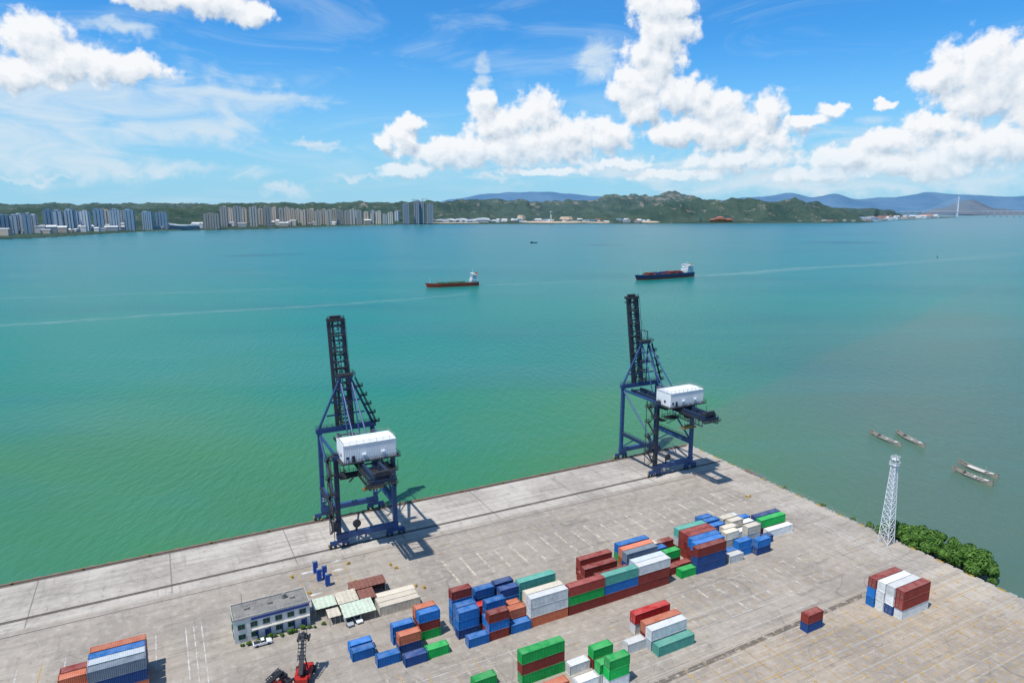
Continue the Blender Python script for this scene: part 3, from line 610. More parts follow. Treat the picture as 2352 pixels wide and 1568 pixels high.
# ------------------------------------------------------------ light mast
E=empty("light_mast",PL(-7.7,109.3),ANG,label="tall white lattice floodlight mast near the quay edge",category="light mast")
mb=MB(); H=28.6; b0,b1=1.8,.75
def cn(z): 
    t=z/H; r=b0+(b1-b0)*t; return [Vector((sx*r,sy*r,z)) for sx,sy in((-1,-1),(1,-1),(1,1),(-1,1))]
zs=[0];st=3.6
while zs[-1]<H-1.2: zs.append(min(H,zs[-1]+st)); st*=.9; st=max(st,1.7)
for a,b_ in zip(zs[:-1],zs[1:]):
    A,B=cn(a),cn(b_)
    for i in range(4):
        mb.beam(A[i],B[i],.2,.2); mb.beam(B[i],B[(i+1)%4],.13,.13); mb.beam(A[i],B[(i+1)%4],.12,.12); mb.beam(A[(i+1)%4],B[i],.12,.12)
mb.obj("lattice_tower",WHITEP,parent=E)
mb=MB(); q=1.25; mb.box((0,0,H+.06),(2.4,2.4,.12)); mb.rail([(-q,-q,H),(q,-q,H),(q,q,H),(-q,q,H),(-q,-q,H)],t=.09,step=1); mb.box((0,0,H+2.0),(2.1,2.1,.1)); q=1.05; mb.rail([(-q,-q,H+2),(q,-q,H+2),(q,q,H+2),(-q,q,H+2),(-q,-q,H+2)],t=.08,step=1)
for sx in(-1,1):
    for sy in(-1,1): mb.beam((sx*.9,sy*.9,H),(sx*.9,sy*.9,H+2.0),.12,.12)
mb.cyl((0,0,H+2),(0,0,H+4),.05,n=6); mb.obj("lamp_platform",WHITEP,parent=E)
lm=MB(); lm.box((0,0,0),(.5,.35,.45)); lo=None
for i in range(8):
    a=i*math.pi/4; z=H+.9+(i%2)*1.6
    if lo is None: lo=lm.obj("floodlight",GALV,parent=E); q=lo
    else: q=lo.copy(); COL.objects.link(q)
    q.location=(1.45*math.cos(a),1.45*math.sin(a),z); q.rotation_euler=(.4,0,a)
# ------------------------------------------------------------ office building
E=empty("office_building",PL(-205.7,60.9),ANG,label="two-storey white office with dark blue bands and stained flat roof",category="building")
L,Dp,Hh=19.8,7.6,6.8
mb=MB(); mb.box((0,0,Hh/2),(L,Dp,Hh)); mb.obj("wall",mat("off_white_wall",(.66,.64,.60),.85,.15,.3,dirt=(.30,.27,.24),dirtamt=.55),parent=E)
mb=MB(); mb.box((0,0,Hh+.1),(L-.3,Dp-.3,.2)); 
for k in range(3): mb.box((-6+k*6,.6,Hh+.45),(1.2,1.2,.5))
mb.cyl((4,1.5,Hh+.2),(4,1.5,Hh+1.5),.6,n=12); mb.cyl((-7,2,Hh+.2),(-7,2,Hh+4.5),.06,n=6); mb.obj("roof",ROOFD,parent=E)
mb=MB()
for (x,y,dx,dy) in[(0,-Dp/2-.05,L+.4,.25),(0,Dp/2+.05,L+.4,.25),(-L/2-.05,0,.25,Dp-.2),(L/2+.05,0,.25,Dp-.2)]: mb.box((x,y,Hh+.2),(dx,dy,.6))
mb.obj("parapet",mat("dirty_parapet",(.40,.38,.35),.9,.4,.5,dirtamt=.6),parent=E)
mb=MB(); mb.box((2.2,-Dp/2-.14,Hh-.45),(L-4.5,.24,.75)); mb.obj("blue_band",BLUEW,parent=E)
mb=MB(); mb.box((2.2,-Dp/2-.5,3.3),(L-4.6,.95,.18)); mb.obj("canopy",CONC,parent=E)
mb=MB()
for i in range(5): mb.box((-4+i*3.2,-Dp/2-.08,1.55),(.35,.16,3.0))
mb.obj("pilaster",BLUEW,parent=E)
wm=MB(); wm.box((0,0,0),(1.7,.08,1.35)); fm=MB()
for x in(-.87,0,.87): fm.box((x,-.03,0),(.08,.1,1.5))
for z in(-.72,.72): fm.box((0,-.03,z),(1.82,.1,.08))
wo_=None
def addwin(x,y,z,rz=0):
    global wo_,fo_
    if wo_ is None: wo_=wm.obj("window",GLASS,parent=E); fo_=fm.obj("window_frame",GREENW,parent=wo_); a=wo_
    else:
        a=wo_.copy(); COL.objects.link(a); f=fo_.copy(); COL.objects.link(f); f.parent=a
    a.location=(x,y,z); a.rotation_euler=(0,0,rz)
for i in range(6):
    x=-8+i*3.2
    addwin(x,-Dp/2-.06,4.65)
    if i not in(2,5): addwin(x,-Dp/2-.06,1.75)
for y in(-2,1.6):
    addwin(-L/2-.06,y,4.75,-math.pi/2); addwin(-L/2-.06,y,1.75,-math.pi/2); addwin(L/2+.06,y,4.75,math.pi/2); addwin(L/2+.06,y,1.75,math.pi/2)
for x in (-1.6,8): 
    mb=MB(); mb.box((x,-Dp/2-.05,1.15),(1.1,.08,2.2)); mb.obj("door",BLUEW,parent=E)
# ------------------------------------------------------------ sheds
def shed(p,w,L,D,h,slope,rm,label,rz=0,wall=None):
    E=empty("storage_shed",PL(p,w),ANG+rz,label=label,category="shed",group="low sheet-roof sheds beside the office")
    mb=MB(); n=int(L/.6); vs=[]
    for i in range(n+1):
        x=-L/2+L*i/n; z=.08*(i%2)
        vs+=[(x,-D/2,h+z),(x,D/2,h+slope+z),(x,-D/2,h+z-.05),(x,D/2,h+slope+z-.05)]
    fs=[]
    for i in range(n): fs+=[(4*i,4*i+4,4*i+5,4*i+1),(4*i+2,4*i+3,4*i+7,4*i+6)]
    mb.add(vs,fs); mb.obj("roof",rm,parent=E)
    pm=MB(); pm.box((0,0,h/2),(.15,.15,h)); po=None
    for sx in(-1,0,1):
        for sy in(-1,1):
            if po is None: po=pm.obj("post",GALV,parent=E); q=po
            else: q=po.copy(); COL.objects.link(q)
            q.location=(sx*(L/2-.3),sy*(D/2-.3),0)
    if wall:
        mb=MB(); mb.box((0,D/2-.35,h/2),(L-.6,.12,h)); mb.box((L/2-.35,-.2,h/2),(.12,D-1.2,h)); mb.obj("wall",wall,parent=E)
shed(-191,60.6,6.5,5,2.9,.5,MINT,"open shed with pale mint sheet roof",wall=CONC)
shed(-184.6,61.2,6,5.5,3.2,.6,CREAM,"cream sheet-roof shed with rust patches",wall=CONC)
shed(-183,67.6,9,6.0,2.7,.7,MINT,"open carport with pale mint sheet roof")
shed(-179.0,62.4,4.6,5,3.3,.4,RUST,"small shed with rusty sheet roof",wall=CONC)
shed(-177.2,56.4,11,4,3.1,.6,RUST,"long shed with rusty brown roof",wall=RUST)
shed(-189.6,66.2,3.4,4,2.5,.3,CREAM,"small lean-to with rusty cream sheet roof")
# ------------------------------------------------------------ vehicles
def car(loc,rz,pick,color,label,cat):
    E=empty("pickup_truck" if pick else "parked_car",loc,rz,label=label,category=cat)
    body=MB()
    prof=[(-2.4,.45),(-2.45,.9),(-2.2,1.0),(-.5,1.02),(-.45,1.05),(.8,1.05),(2.0,.95),(2.4,.75),(2.42,.45)]
    def ext(mb,prof,hw,mi=0):
        n=len(prof); mb.add([(x,-hw,z) for x,z in prof]+[(x,hw,z) for x,z in prof],[tuple(range(n)),tuple(range(2*n-1,n-1,-1))]+[(i,n+i,n+(i+1)%n,(i+1)%n) for i in range(n)],mi)
    ext(body,prof,.88)
    cab=[(-.6,1.03),(-.45,1.62),(.45,1.62),(1.0,1.03)] if pick else [(-2.0,1.0),(-1.5,1.5),(.2,1.5),(1.05,1.03)]
    body2=MB(); ext(body2,cab,.74)
    o=body.obj("body",color,parent=E); fixn(o); o=body2.obj("cabin",GLASS,parent=E); fixn(o)
    rf=MB(); rf.box((0 if pick else -.65,0,1.64 if pick else 1.52),(.85 if pick else 1.6,1.36,.04)); rf.obj("roof",color,parent=E)
    if pick: bd=MB(); bd.box((-1.45,0,1.05),(1.6,1.45,.03)); bd.obj("cargo_bed",DARK,parent=E)
    wm=MB(); wm.cyl((0,-.12,0),(0,.12,0),.36,n=14); wo=None
    for sx in(-1.5,1.5):
        for sy in(-.82,.82):
            if wo is None: wo=wm.obj("wheel",RUBBER,parent=E); q=wo
            else: q=wo.copy(); COL.objects.link(q)
            q.location=(sx,sy,.36)
    return E
car(PL(-209.0,68.0),ANG,True,WHITEP,"white pickup truck parked before the office","pickup truck")
car(PL(-183.6,68.9),ANG-1.5,False,WHITEP,"white car parked under the carport","car")
car(PL(-186.2,69.2),ANG-1.5,False,mat("silver_paint",(.4,.42,.44),.35,.1,1),"silver car parked under the carport","car")
def stacker(loc,rz,paint,label,ext,dark=DARK):
    E=empty("reach_stacker",loc,rz,label=label,category="reach stacker",group="container handling machines")
    mb=MB(); mb.box((0,0,1.6),(2.2,7.5,1.1)); mb.box((0,-3.3,2.2),(3.0,1.6,1.8)); mb.box((0,3.2,1.5),(3.6,1.2,1.4)); mb.box((-1.5,-.5,2.1),(.7,3.4,.9)); mb.box((1.5,-.5,2.1),(.7,3.4,.9)); mb.obj("chassis",paint,parent=E)
    mb=MB(); mb.box((0,-.7,3.3),(1.5,1.8,1.7)); mb.obj("driver_cab",GLASS,parent=E)
    mb=MB(); mb.box((0,-.7,4.2),(1.65,2.0,.12)); mb.obj("cab_roof",paint,parent=E)
    wm=MB(); wm.cyl((-.35,0,0),(.35,0,0),.85,n=16); wo=None
    for x,y in((-2.0,3),(2.0,3),(-1.2,3),(1.2,3),(-1.35,-2.6),(1.35,-2.6)):
        if wo is None: wo=wm.obj("wheel",RUBBER,parent=E); q=wo
        else: q=wo.copy(); COL.objects.link(q)
        q.location=(x,y,.85)
    a=Vector((0,-3.2,3.9)); b_=a+Vector((0,math.cos(ext[1]),math.sin(ext[1])))*ext[0]; md=a.lerp(b_,.55)
    mb=MB(); mb.beam(a,md,.95,1.0); mb.beam(md,b_,.7,.75); n=8
    for i in range(n): 
        q=a.lerp(b_,.3+.7*i/n); mb.box(q+Vector((0,0,.7)),(1.9,.18,.2))
    for s in(-1,1): mb.beam(a.lerp(b_,.25)+Vector((s*.9,0,.7)),b_+Vector((s*.9,0,.7)),.14,.14); mb.cyl((s*.8,1.5,2),a.lerp(b_,.45)+Vector((s*.7,0,-.3)),.16,n=8)
    mb.obj("boom",dark,parent=E)
    mb=MB(); q=b_+Vector((0,.3,-1.2)); hw=ext[2]; mb.beam(b_,q,.6,.6); mb.box(q,(1.6,1.6,.6)); mb.beam(q+Vector((-hw,.5,-.4)),q+Vector((hw,.5,-.4)),.3,.45); mb.beam(q+Vector((-hw,-.5,-.4)),q+Vector((hw,-.5,-.4)),.3,.45)
    for s in(-1,1): mb.box(q+Vector((s*hw,0,-.5)),(.4,2.4,.6))
    mb.obj("spreader",DARK,parent=E)
stacker(PL(-202.0,87.5),.12,REDP,"red reach stacker with raised dark boom in the yard",(9.5,math.radians(52),1.3))
stacker(PL(-209.2,90.0),ANG-1.1,REDP,"red container handler with dark boom parked in the yard",(5.5,math.radians(14),2.6))
# upright blue racks
def rack(p,w):
    E=empty("steel_rack",PL(p,w),ANG,label="upright blue steel rack standing on the apron",category="steel rack",group="blue racks standing on the apron")
    mb=MB()
    for sx in(-1,1):
        for sy in(-1,1): mb.box((sx*.6,sy*.6,1.9),(.16,.16,3.8))
    for z in(.25,1.4,2.55,3.7): mb.box((0,0,z),(1.3,1.3,.14))
    mb.obj("frame",BLUEP,parent=E)
    mb=MB(); mb.box((0,-.55,1.95),(1.0,.06,3.2)); mb.box((-.55,0,1.95),(.06,1.0,3.2)); mb.obj("panel",BLUEP,parent=E)
    mb=MB(); mb.box((0,0,3.95),(1.0,1.0,.36)); mb.obj("cap",GALV,parent=E)
for p_,w_ in((-188.6,37.2),(-188.6,42.6),(-186.6,41.2),(-186.9,46.8)): rack(p_,w_)
# ------------------------------------------------------------ vegetation
m,nt,b=newmat("foliage"); tc=nd(nt,"ShaderNodeTexCoord")
n=NOISE(nt,tc.outputs["Object"],.9,4,.6)[0]
c=MIX(nt,SS(nt,n,.35,.68),(.04,.115,.016,1),(.13,.25,.035,1)); nt.links.new(c,b.inputs["Base Color"]); b.inputs["Roughness"].default_value=.6; b.inputs["Specular IOR Level"].default_value=.3
LEAF=m
def crown(R,Hc,nl,size,seed):
    rnd=random.Random(seed); mb=MB(); lobes=[(Vector((rnd.uniform(-.6,.6)*R,rnd.uniform(-.6,.6)*R,rnd.uniform(.3,.85)*Hc)),rnd.uniform(.34,.56)*R) for _ in range(9)]
    for _ in range(nl):
        c,r=rnd.choice(lobes); d=Vector((rnd.gauss(0,1),rnd.gauss(0,1),rnd.gauss(0,1)+.25)).normalized(); q=c+d*r*rnd.uniform(.72,1.08); q.z=max(q.z,.1)
        a=Vector((rnd.gauss(0,1),rnd.gauss(0,1),rnd.gauss(0,.6))).normalized(); nn=(d+a*.6).normalized(); t=nn.orthogonal().normalized(); b_=nn.cross(t); s=size*rnd.uniform(.6,1.3)
        mb.add([q-t*s,q+b_*s*.6,q+t*s,q-b_*s*.6],[(0,1,2,3)])
    o=mb.obj("tmp",LEAF); d=o.data; bpy.data.objects.remove(o); return d
def trunkm(R,Hc,seed):
    rnd=random.Random(seed); mb=MB(); mb.cyl((0,0,-2),(0,0,Hc*.35),.3,.2,n=7)
    for i in range(6):
        a=i*1.05+rnd.random(); mb.cyl((0,0,Hc*.25),(math.cos(a)*R*.5,math.sin(a)*R*.5,Hc*.7),.14,.05,n=5)
    o=mb.obj("tmp",TRUNK); d=o.data; bpy.data.objects.remove(o); return d
CR=[crown(3.8,5.4,3000,.36,i) for i in range(4)]; TR=trunkm(3.6,5.2,1)
def tree(name,loc,s,i,label,group,cat="tree"):
    E=empty(name,loc,random.uniform(0,6),label=label,category=cat,group=group); E.scale=(s,s,s*random.uniform(.85,1.1))
    a=bpy.data.objects.new("trunk",TR); COL.objects.link(a); a.parent=E
    a=bpy.data.objects.new("crown",CR[i%4]); COL.objects.link(a); a.parent=E
tp=[(1.5,106),(4.5,109),(2.5,112.5),(7.5,113),(4.5,117),(9.5,118),(3,120.5),(7,122.5),(11.5,124),(4,126),(8.5,128),(12,130),(5,131),(8,134.5),(3.5,136.5)]
for i,(p,w) in enumerate(tp): tree("mangrove_tree",PL(edgep(w)+p+.8,w,-2.2),random.uniform(.85,1.3),i,"dense green mangrove tree on the rocky bank","mangrove trees along the quay edge")
for i,(p,w,s) in enumerate([(1.2,60,.3),(1.6,78,.35),(1,92,.3),(1.5,99,.4),(2,141,.4),(3,158,.5)]): tree("mangrove_bush",PL(edgep(w)+p,w,-1.0),s,i,"small green bush on the rocky bank","bushes along the quay edge","bush")
for i in range(13): tree("garden_shrub",PL(-214+i*1.75+random.uniform(-.4,.4),66.6+random.uniform(-.3,.5),0),random.uniform(.12,.24),i,"small round green shrub in front of the office","shrubs in front of the office","shrub")
# ------------------------------------------------------------ fence, bollards
mb=MB()
for i in range(26):
    w=34+i*2.8; x=edgep(w)-.8; mb.beam((x,-w,0),(x,-w,2.0),.09,.09); 
    for z in(.5,1.2,1.9): mb.beam((x,-w,z),(edgep(w+2.8)-.8,-w-2.8,z),.04,.04)
mb.obj("wire_fence",GALV,loc=PL(0,0),rz=ANG,label="low wire fence along the quay edge",category="fence")
mb=MB(); mb.box((0,0,.75),(.25,12,1.5)); 
GRAF,nt,b=newmat("graffiti_wall"); tc=nd(nt,"ShaderNodeTexCoord"); vo=nd(nt,"ShaderNodeTexVoronoi"); vo.inputs["Scale"].default_value=.9; nt.links.new(tc.outputs["Object"],vo.inputs[0])
hs=nd(nt,"ShaderNodeHueSaturation"); nt.links.new(vo.outputs["Color"],hs.inputs["Color"]); hs.inputs["Value"].default_value=.4; nt.links.new(MIX(nt,.35,hs.outputs[0],(.3,.3,.28,1)),b.inputs["Base Color"])
mb.obj("painted_wall",GRAF,loc=PL(-1.6,45),rz=ANG+.03,label="low wall with colourful graffiti at the quay edge",category="wall")
bm=MB(); bm.cyl((0,0,0),(0,0,.55),.28,n=10); bm.cyl((0,0,.55),(0,0,.75),.45,n=10); bo=None
for i in range(16):
    if bo is None: bo=bm.obj("mooring_bollard",DYEL,label="short yellow mooring bollard on the quay edge",category="bollard",group="mooring bollards along the quay"); q=bo
    else: q=bo.copy(); COL.objects.link(q)
    q.location=PL(-8-i*19,.95,0)
bm=MB(); bm.box((0,0,.35),(1.1,.6,.7)); bm.box((0,0,.8),(.7,.4,.2)); bo=None
for i,(p,w) in enumerate([(-193,49),(-179,49),(-196,37),(-178,37),(-166,44),(-165,47),(-163,60),(-22,59),(-20.5,59.4),(-161,62)]):
    if bo is None: bo=bm.obj("barrier_block",YEL,label="small yellow barrier block standing on the apron",category="barrier block",group="barrier blocks on the apron"); q=bo
    else: q=bo.copy(); COL.objects.link(q)
    q.location=PL(p,w,0); q.rotation_euler=(0,0,i*1.3)
# ------------------------------------------------------------ ships
def hullmesh(L,B,D,boot,cb=.72,sheer=.18):
    st=24; lv=[(-1.5,.80),(boot,.93),(boot+.001,.93),(D,1.0)]; vs=[];fs=[];ms=[]
    for i in range(st+1):
        t=i/st; x=-L/2+L*t
        f=min(1,(t/.10)**.5*.35+.65) if t<.10 else (1 if t<cb else max(0,1-((t-cb)/(1-cb))**2.1))
        for z,k in lv:
            s=sheer*D*max(0,(t-.75)/.25)**2 if z==D else 0
            rake=(z/D)*L*.035*max(0,(t-.8)/.2)
            y=B/2*(f*k if t<cb else f**(1.3-.3*z/D)*k)
            vs.append((x+rake,y,z+s))
    n=len(vs); m=len(lv)
    vs+= [(x,-y,z) for x,y,z in vs]
    for i in range(st):
        for j in range(m-1):
            a=i*m+j; b=a+m; fs.append((a,b,b+1,a+1)); fs.append((n+a,n+a+1,n+b+1,n+b)); ms+= [0 if j==0 else 1]*2
        a=i*m+m-1; b=a+m; fs.append((a,b,n+b,n+a)); ms.append(2)
    for j in range(m-1): fs.append((j,j+1,n+j+1,n+j)); ms.append(0 if j==0 else 1)
    mb=MB(); mb.v=vs; mb.f=fs; mb.m=ms; return mb
def ship(loc,rz,L,B,D,boot,mats,label):
    E=empty("cargo_ship",loc,rz,label=label,category="ship",group="cargo ships under way")
    o=hullmesh(L,B,D,boot).obj("hull",mats,parent=E); fixn(o)
    x=-L*.40; sw=B*.82
    mb=MB()
    for i in range(4): mb.box((x-(i*.6),0,D+1.4+i*2.7),(L*.13-i*1.2,sw-i*.8,2.7-.15)); mb.box((x-i*.6,0,D+2.75+i*2.7),(L*.14-i*1.1,sw-i*.5+1,.12))
    mb.box((x+1,0,D+12),(L*.06,B*.98,2.2)); mb.obj("superstructure",mats[3],parent=E)
    mb=MB()
    for i in range(4): mb.box((x-(i*.6)+(L*.13-i*1.2)/2+.04,0,D+1.9+i*2.7),(.1,sw-2-i*.8,.6)); mb.box((x-i*.6,0,D+1.9+i*2.7),(L*.10,sw-i*.8+.12,.5))
    mb.box((x+1,0,D+12.3),(L*.06+.2,B*.9,.9)); mb.obj("window",GLASS,parent=E)
    mb=MB(); mb.box((x-L*.065,0,D+11.5),(L*.035,2.6,6)); mb.obj("funnel",mats[4],parent=E)
    mb=MB(); mb.cyl((x+1,0,D+13),(x+1,0,D+19),.25,.12,n=6); mb.beam((x+1,-2.4,D+17),(x+1,2.4,D+17),.2,.2); mb.cyl((L*.44,0,D),(L*.44,0,D+9),.28,.15,n=6); mb.obj("mast",mats[3],parent=E)
    return E
SRED=mat("hull_red",(.62,.045,.025),.5,.2,.1,dirtamt=.1); SGREEN=mat("deck_green",(.06,.16,.10),.7,.3,.1); SDB=mat("hull_dark_blue",(.025,.05,.14),.5,.2,.1); SMAR=mat("boot_maroon",(.34,.035,.03),.6,.2,.1)
b1=math.atan2(-29,-76); 
s1=ship((-89,1025.5,-2.5),b1,80,13,5.6,2.4,[SRED,SRED,SGREEN,WHITEP,ORANGE],"small red cargo ship with green deck and white bridge")
mb=MB()
for k in range(3): mb.box((18-k*15,0,6.3),(12,8.5,1.5)); 
mb.obj("hatch_cover",SGREEN,parent=s1)
mb=MB(); 
for x in(26,-4,2): mb.cyl((x,0,5),(x,0,15),.35,.2,n=6)
mb.beam((26,0,9),(14,0,13),.3,.3); mb.obj("cargo_derrick",YEL,parent=s1)
b2=math.atan2(-72,-113)
s2=ship((257,1145,-2.5),b2,128,19,7.6,3.0,[SMAR,SDB,SDB,WHITEP,YEL],"dark blue container ship with white bridge and maroon waterline")
mb=MB()
for k in range(5): mb.box((38-k*16.5,0,8.2),(14.5,15,1.3))
mb.obj("hatch_cover",mat("hatch_brown",(.18,.05,.04),.7,.3,.2),parent=s2)
for k in range(5):
    for j in range(5):
        if random.random()<.62:
            mb=MB(); mb.box((0,0,1.25),(12.1,2.4,2.5)); 
            q=mb.obj("deck_container",CPAINT,parent=s2); q.location=(38-k*16.5,-5.2+j*2.6,8.9); c=CC[random.choice("MMMNGMY")][0]; q.color=(*c,1)
CAN1=mat("canopy_pale",(.60,.57,.51),.8,.3,1); CAN2=mat("canopy_dark",(.20,.17,.14),.8,.3,1); BILGE=mat("boat_inside",(.13,.11,.09),.9,.4,1)
def sampan(p0,w0,p1,w1,cover,label):
    a,b_=PL(p0,w0,-2.5),PL(p1,w1,-2.5); d=b_-a; L=d.length; rz=math.atan2(d.y,d.x)
    E=empty("wooden_boat",(a+b_)/2,rz,label=label,category="boat",group="long wooden boats moored beside the quay")
    st=16; vs=[];mb=MB()
    for i in range(st+1):
        t=i/st; x=-L/2+L*t; f=math.sin(math.pi*min(max(t,.02),.98))**.5*1.2; z=1.1+1.2*abs(2*t-1)**3
        for y,zz in((-1.55*f,z),(-1.1*f,-.3),(1.1*f,-.3),(1.55*f,z),(1.15*f,z-.02),(.95*f,z-.6),(-.95*f,z-.6),(-1.15*f,z-.02)): vs.append((x,y,zz))
    mb.v=vs
    for i in range(st):
        for j in range(8): a_=i*8+j; b2_=i*8+(j+1)%8; mb.f.append((a_,a_+8,b2_+8,b2_)); mb.m.append(1 if j in(4,5,6) else 0)
    mb.f+=[tuple(range(8)),tuple(range(st*8+7,st*8-1,-1))]; mb.m+=[0,0]
    o=mb.obj("hull",[WOOD,BILGE],parent=E); fixn(o)
    mb=MB(); n=8; cl=L*.17 if not cover else L*.42; xc=-L*.28 if not cover else -.5
    vs=[]
    for x in(-cl/2,cl/2):
        for i in range(n+1): t=math.pi*i/n; vs.append((xc+x,1.25*math.cos(t),.8+(.6 if cover else 1.2)*math.sin(t)))
    mb.add(vs,[(i,i+1,n+2+i,n+1+i) for i in range(n)]+[tuple(range(n+1)),tuple(range(2*n+1,n,-1))]); o=mb.obj("canopy",CAN1 if cover else CAN2,parent=E); fixn(o)
    mb=MB()
    for k in range(7): mb.box((-L*.12+k*L*.075,0,1.0+.02*k),(.35,2.6,.15))
    mb.cyl((L*.2,0,.6),(L*.2,0,3.2),.06,n=6); mb.box((L*.33,.2,1.2),(1.8,1.4,.7)); mb.box((L*.08,-.4,1.2),(1.2,.9,.6)); mb.obj("thwart",CAN1,parent=E)
sampan(101.8,26.3,96.5,46.9,False,"long grey wooden boat with dark canopy on the water")
sampan(114.1,32.7,105.6,53.1,False,"long grey wooden boat floating beside another")
sampan(98.6,73.3,94.9,92.5,True,"wooden boat with pale covered deck on the water")
sampan(88,76.8,84.7,95.7,False,"long open wooden boat floating beside another")
o=hullmesh(24,6,2.4,.8).obj("barge",[DARK,DARK,DARK],loc=(72,2283,-2.5),rz=.1,label="small dark barge far out on the water",category="boat"); fixn(o)
mb=MB(); mb.box((-7,0,3.6),(5,4,2.6)); mb.obj("cabin",DARK,parent=o)
mb=MB(); mb.cyl((0,0,0),(0,0,1.2),1.6,n=12); mb.cyl((0,0,1.2),(0,0,5),.9,.3,n=8); mb.cyl((0,0,5),(0,0,6),.5,n=8); mb.obj("navigation_buoy",GREENW,loc=(1000,1613,-2.5),label="green navigation buoy floating on the water",category="buoy")
# ------------------------------------------------------------ far terrain
def interp(tab,x):
    if x<=tab[0][0]: return tab[0][1:]
    for a,b_ in zip(tab[:-1],tab[1:]):
        if x<=b_[0]:
            t=(x-a[0])/(b_[0]-a[0]); t=t*t*(3-2*t); return tuple(a[i]+(b_[i]-a[i])*t for i in range(1,len(a)))
    return tab[-1][1:]
shore=[(-1.1,1900),(-.75,2540),(-.43,3580),(-.11,4760),(.2,4900),(.5,5150),(.517,5300),(.53,6100),(.575,6900),(.62,7300),(.64,7700),(.66,16000),(1.1,16000)]
RID=[
 ([(-1.1,3600,75),(-.75,3900,92),(-.667,4100,108),(-.62,4250,88),(-.54,4400,102),(-.43,4800,118),(-.39,5000,138),(-.30,5300,134),(-.21,5700,146),(-.11,6000,152),(-.05,6300,166),(0,6500,140),(.1,6500,95)],620),
 ([(-.12,6300,140),(-.03,6500,178),(.05,6600,166),(.10,6600,172),(.14,6650,196),(.175,6800,222),(.20,6850,214),(.226,6900,246),(.255,6900,205),(.30,6800,150),(.4,6800,60)],620),
 ([(.08,5450,25),(.12,5480,60),(.15,5500,50),(.18,5550,95),(.20,5600,128),(.235,5650,165),(.27,5750,194),(.30,5700,172),(.33,5700,182),(.365,5700,158),(.40,5750,172),(.43,5700,150),(.465,5600,108),(.495,5500,64),(.52,5500,22),(.6,6500,6)],400)]
def noi(x,y,s,o=0): return noise.fractal((x*s,y*s,o),1.0,2.1,6)
def terr(a,D):
    x,y=a*D,D; sd=interp(shore,a)[0]
    if D<sd: return -6
    h=2.5
    for tab,wd in RID:
        dr,hh=interp(tab,a); k=(D-dr+noi(x,y,.0012,9)*180)/wd
        hh*=1+.08*noise.noise((x*.006,3.3,y*.0008))+.09*noise.noise((x*.018,1,y*.001))
        v=hh*math.exp(-k*k)*(1+.45*noi(x,y,.0035)*min(1,abs(k)*1.6+.08))
        h=max(h,v)
    if h>12: h+=noi(x,y,.012,4)*min(1,(h-12)/30)*11
    s=min(1,(D-sd)/420); s=s*s
    return 2.0+(h-2)*s if h>2 else h
def sheet(name,a0,a1,na,Ds,fn,m):
    vs=[];fs=[]
    for D in Ds:
        for i in range(na+1):
            a=a0+(a1-a0)*i/na; vs.append((a*D,D,fn(a,D)))
    for j in range(len(Ds)-1):
        for i in range(na): q=j*(na+1)+i; fs.append((q,q+1,q+na+2,q+na+1))
    mb=MB(); mb.add(vs,fs); return mb.obj(name,m,smooth=True,kind="structure")
def landmat(name,g1,g2,rock,rockt,ns,hmix=.05,far=None):
    m,nt,b=newmat(name); tc=nd(nt,"ShaderNodeTexCoord"); v=tc.outputs["Object"]
    n=NOISE(nt,v,ns,6,.65)[0]; n2=NOISE(nt,v,ns*1.6,7,.75)[0]; n3=NOISE(nt,v,ns*6,3,.6)[0]
    c=MIX(nt,SS(nt,n,.35,.65),g1,g2); sp=nd(nt,"ShaderNodeSeparateXYZ"); nt.links.new(v,sp.inputs[0])
    hf=SS(nt,sp.outputs[2],40,220)
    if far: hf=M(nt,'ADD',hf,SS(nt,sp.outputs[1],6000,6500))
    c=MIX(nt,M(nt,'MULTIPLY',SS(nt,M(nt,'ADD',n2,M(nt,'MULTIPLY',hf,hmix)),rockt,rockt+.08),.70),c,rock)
    if far: c=MIX(nt,M(nt,'MULTIPLY',SS(nt,sp.outputs[1],4500,7500),.30),c,far)  # distance haze painted in: base colour shifts to pale blue farther off
    nt.links.new(c,b.inputs["Base Color"]); b.inputs["Roughness"].default_value=.95; b.inputs["Specular IOR Level"].default_value=.1
    bp=nd(nt,"ShaderNodeBump"); bp.inputs["Distance"].default_value=22; nt.links.new(n3,bp.inputs["Height"]); nt.links.new(bp.outputs[0],b.inputs["Normal"])
    return m
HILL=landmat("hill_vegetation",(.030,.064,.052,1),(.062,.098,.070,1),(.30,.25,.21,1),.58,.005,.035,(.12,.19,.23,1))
Ds=[1900+i*60 for i in range(102)]
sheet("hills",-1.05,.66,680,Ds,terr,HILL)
FARM=landmat("far_mountain",(.075,.17,.29,1),(.105,.205,.32,1),(.20,.27,.35,1),.66,.0012)  # blue base colours have the distance haze painted in
def far(a,D):
    x,y=a*D,D
    tab=[(-.4,14500,60),(-.12,14500,170),(-.085,15000,285),(-.035,15200,400),(.015,15200,450),(.08,15200,415),(.118,15000,350),(.2,15000,240),(.30,15000,270),(.335,15000,330),(.40,15000,400),(.43,15000,320),(.462,15000,410),(.50,15000,290),(.545,15000,330),(.59,15000,430),(.64,15000,370),(.69,15000,380),(.75,15000,365),(.85,15000,400),(1.1,15000,200)]
    dr,hh=interp(tab,a); k=(D-dr)/1500
    hh*=1+.14*noi(x,0,.0009,2)
    return max(-8,hh*math.exp(-k*k)*(1+.25*noi(x,y,.0009)*min(1,abs(k)*1.5))-15)
sheet("far_mountains",-.5,1.1,500,[12500+i*160 for i in range(22)],far,FARM)
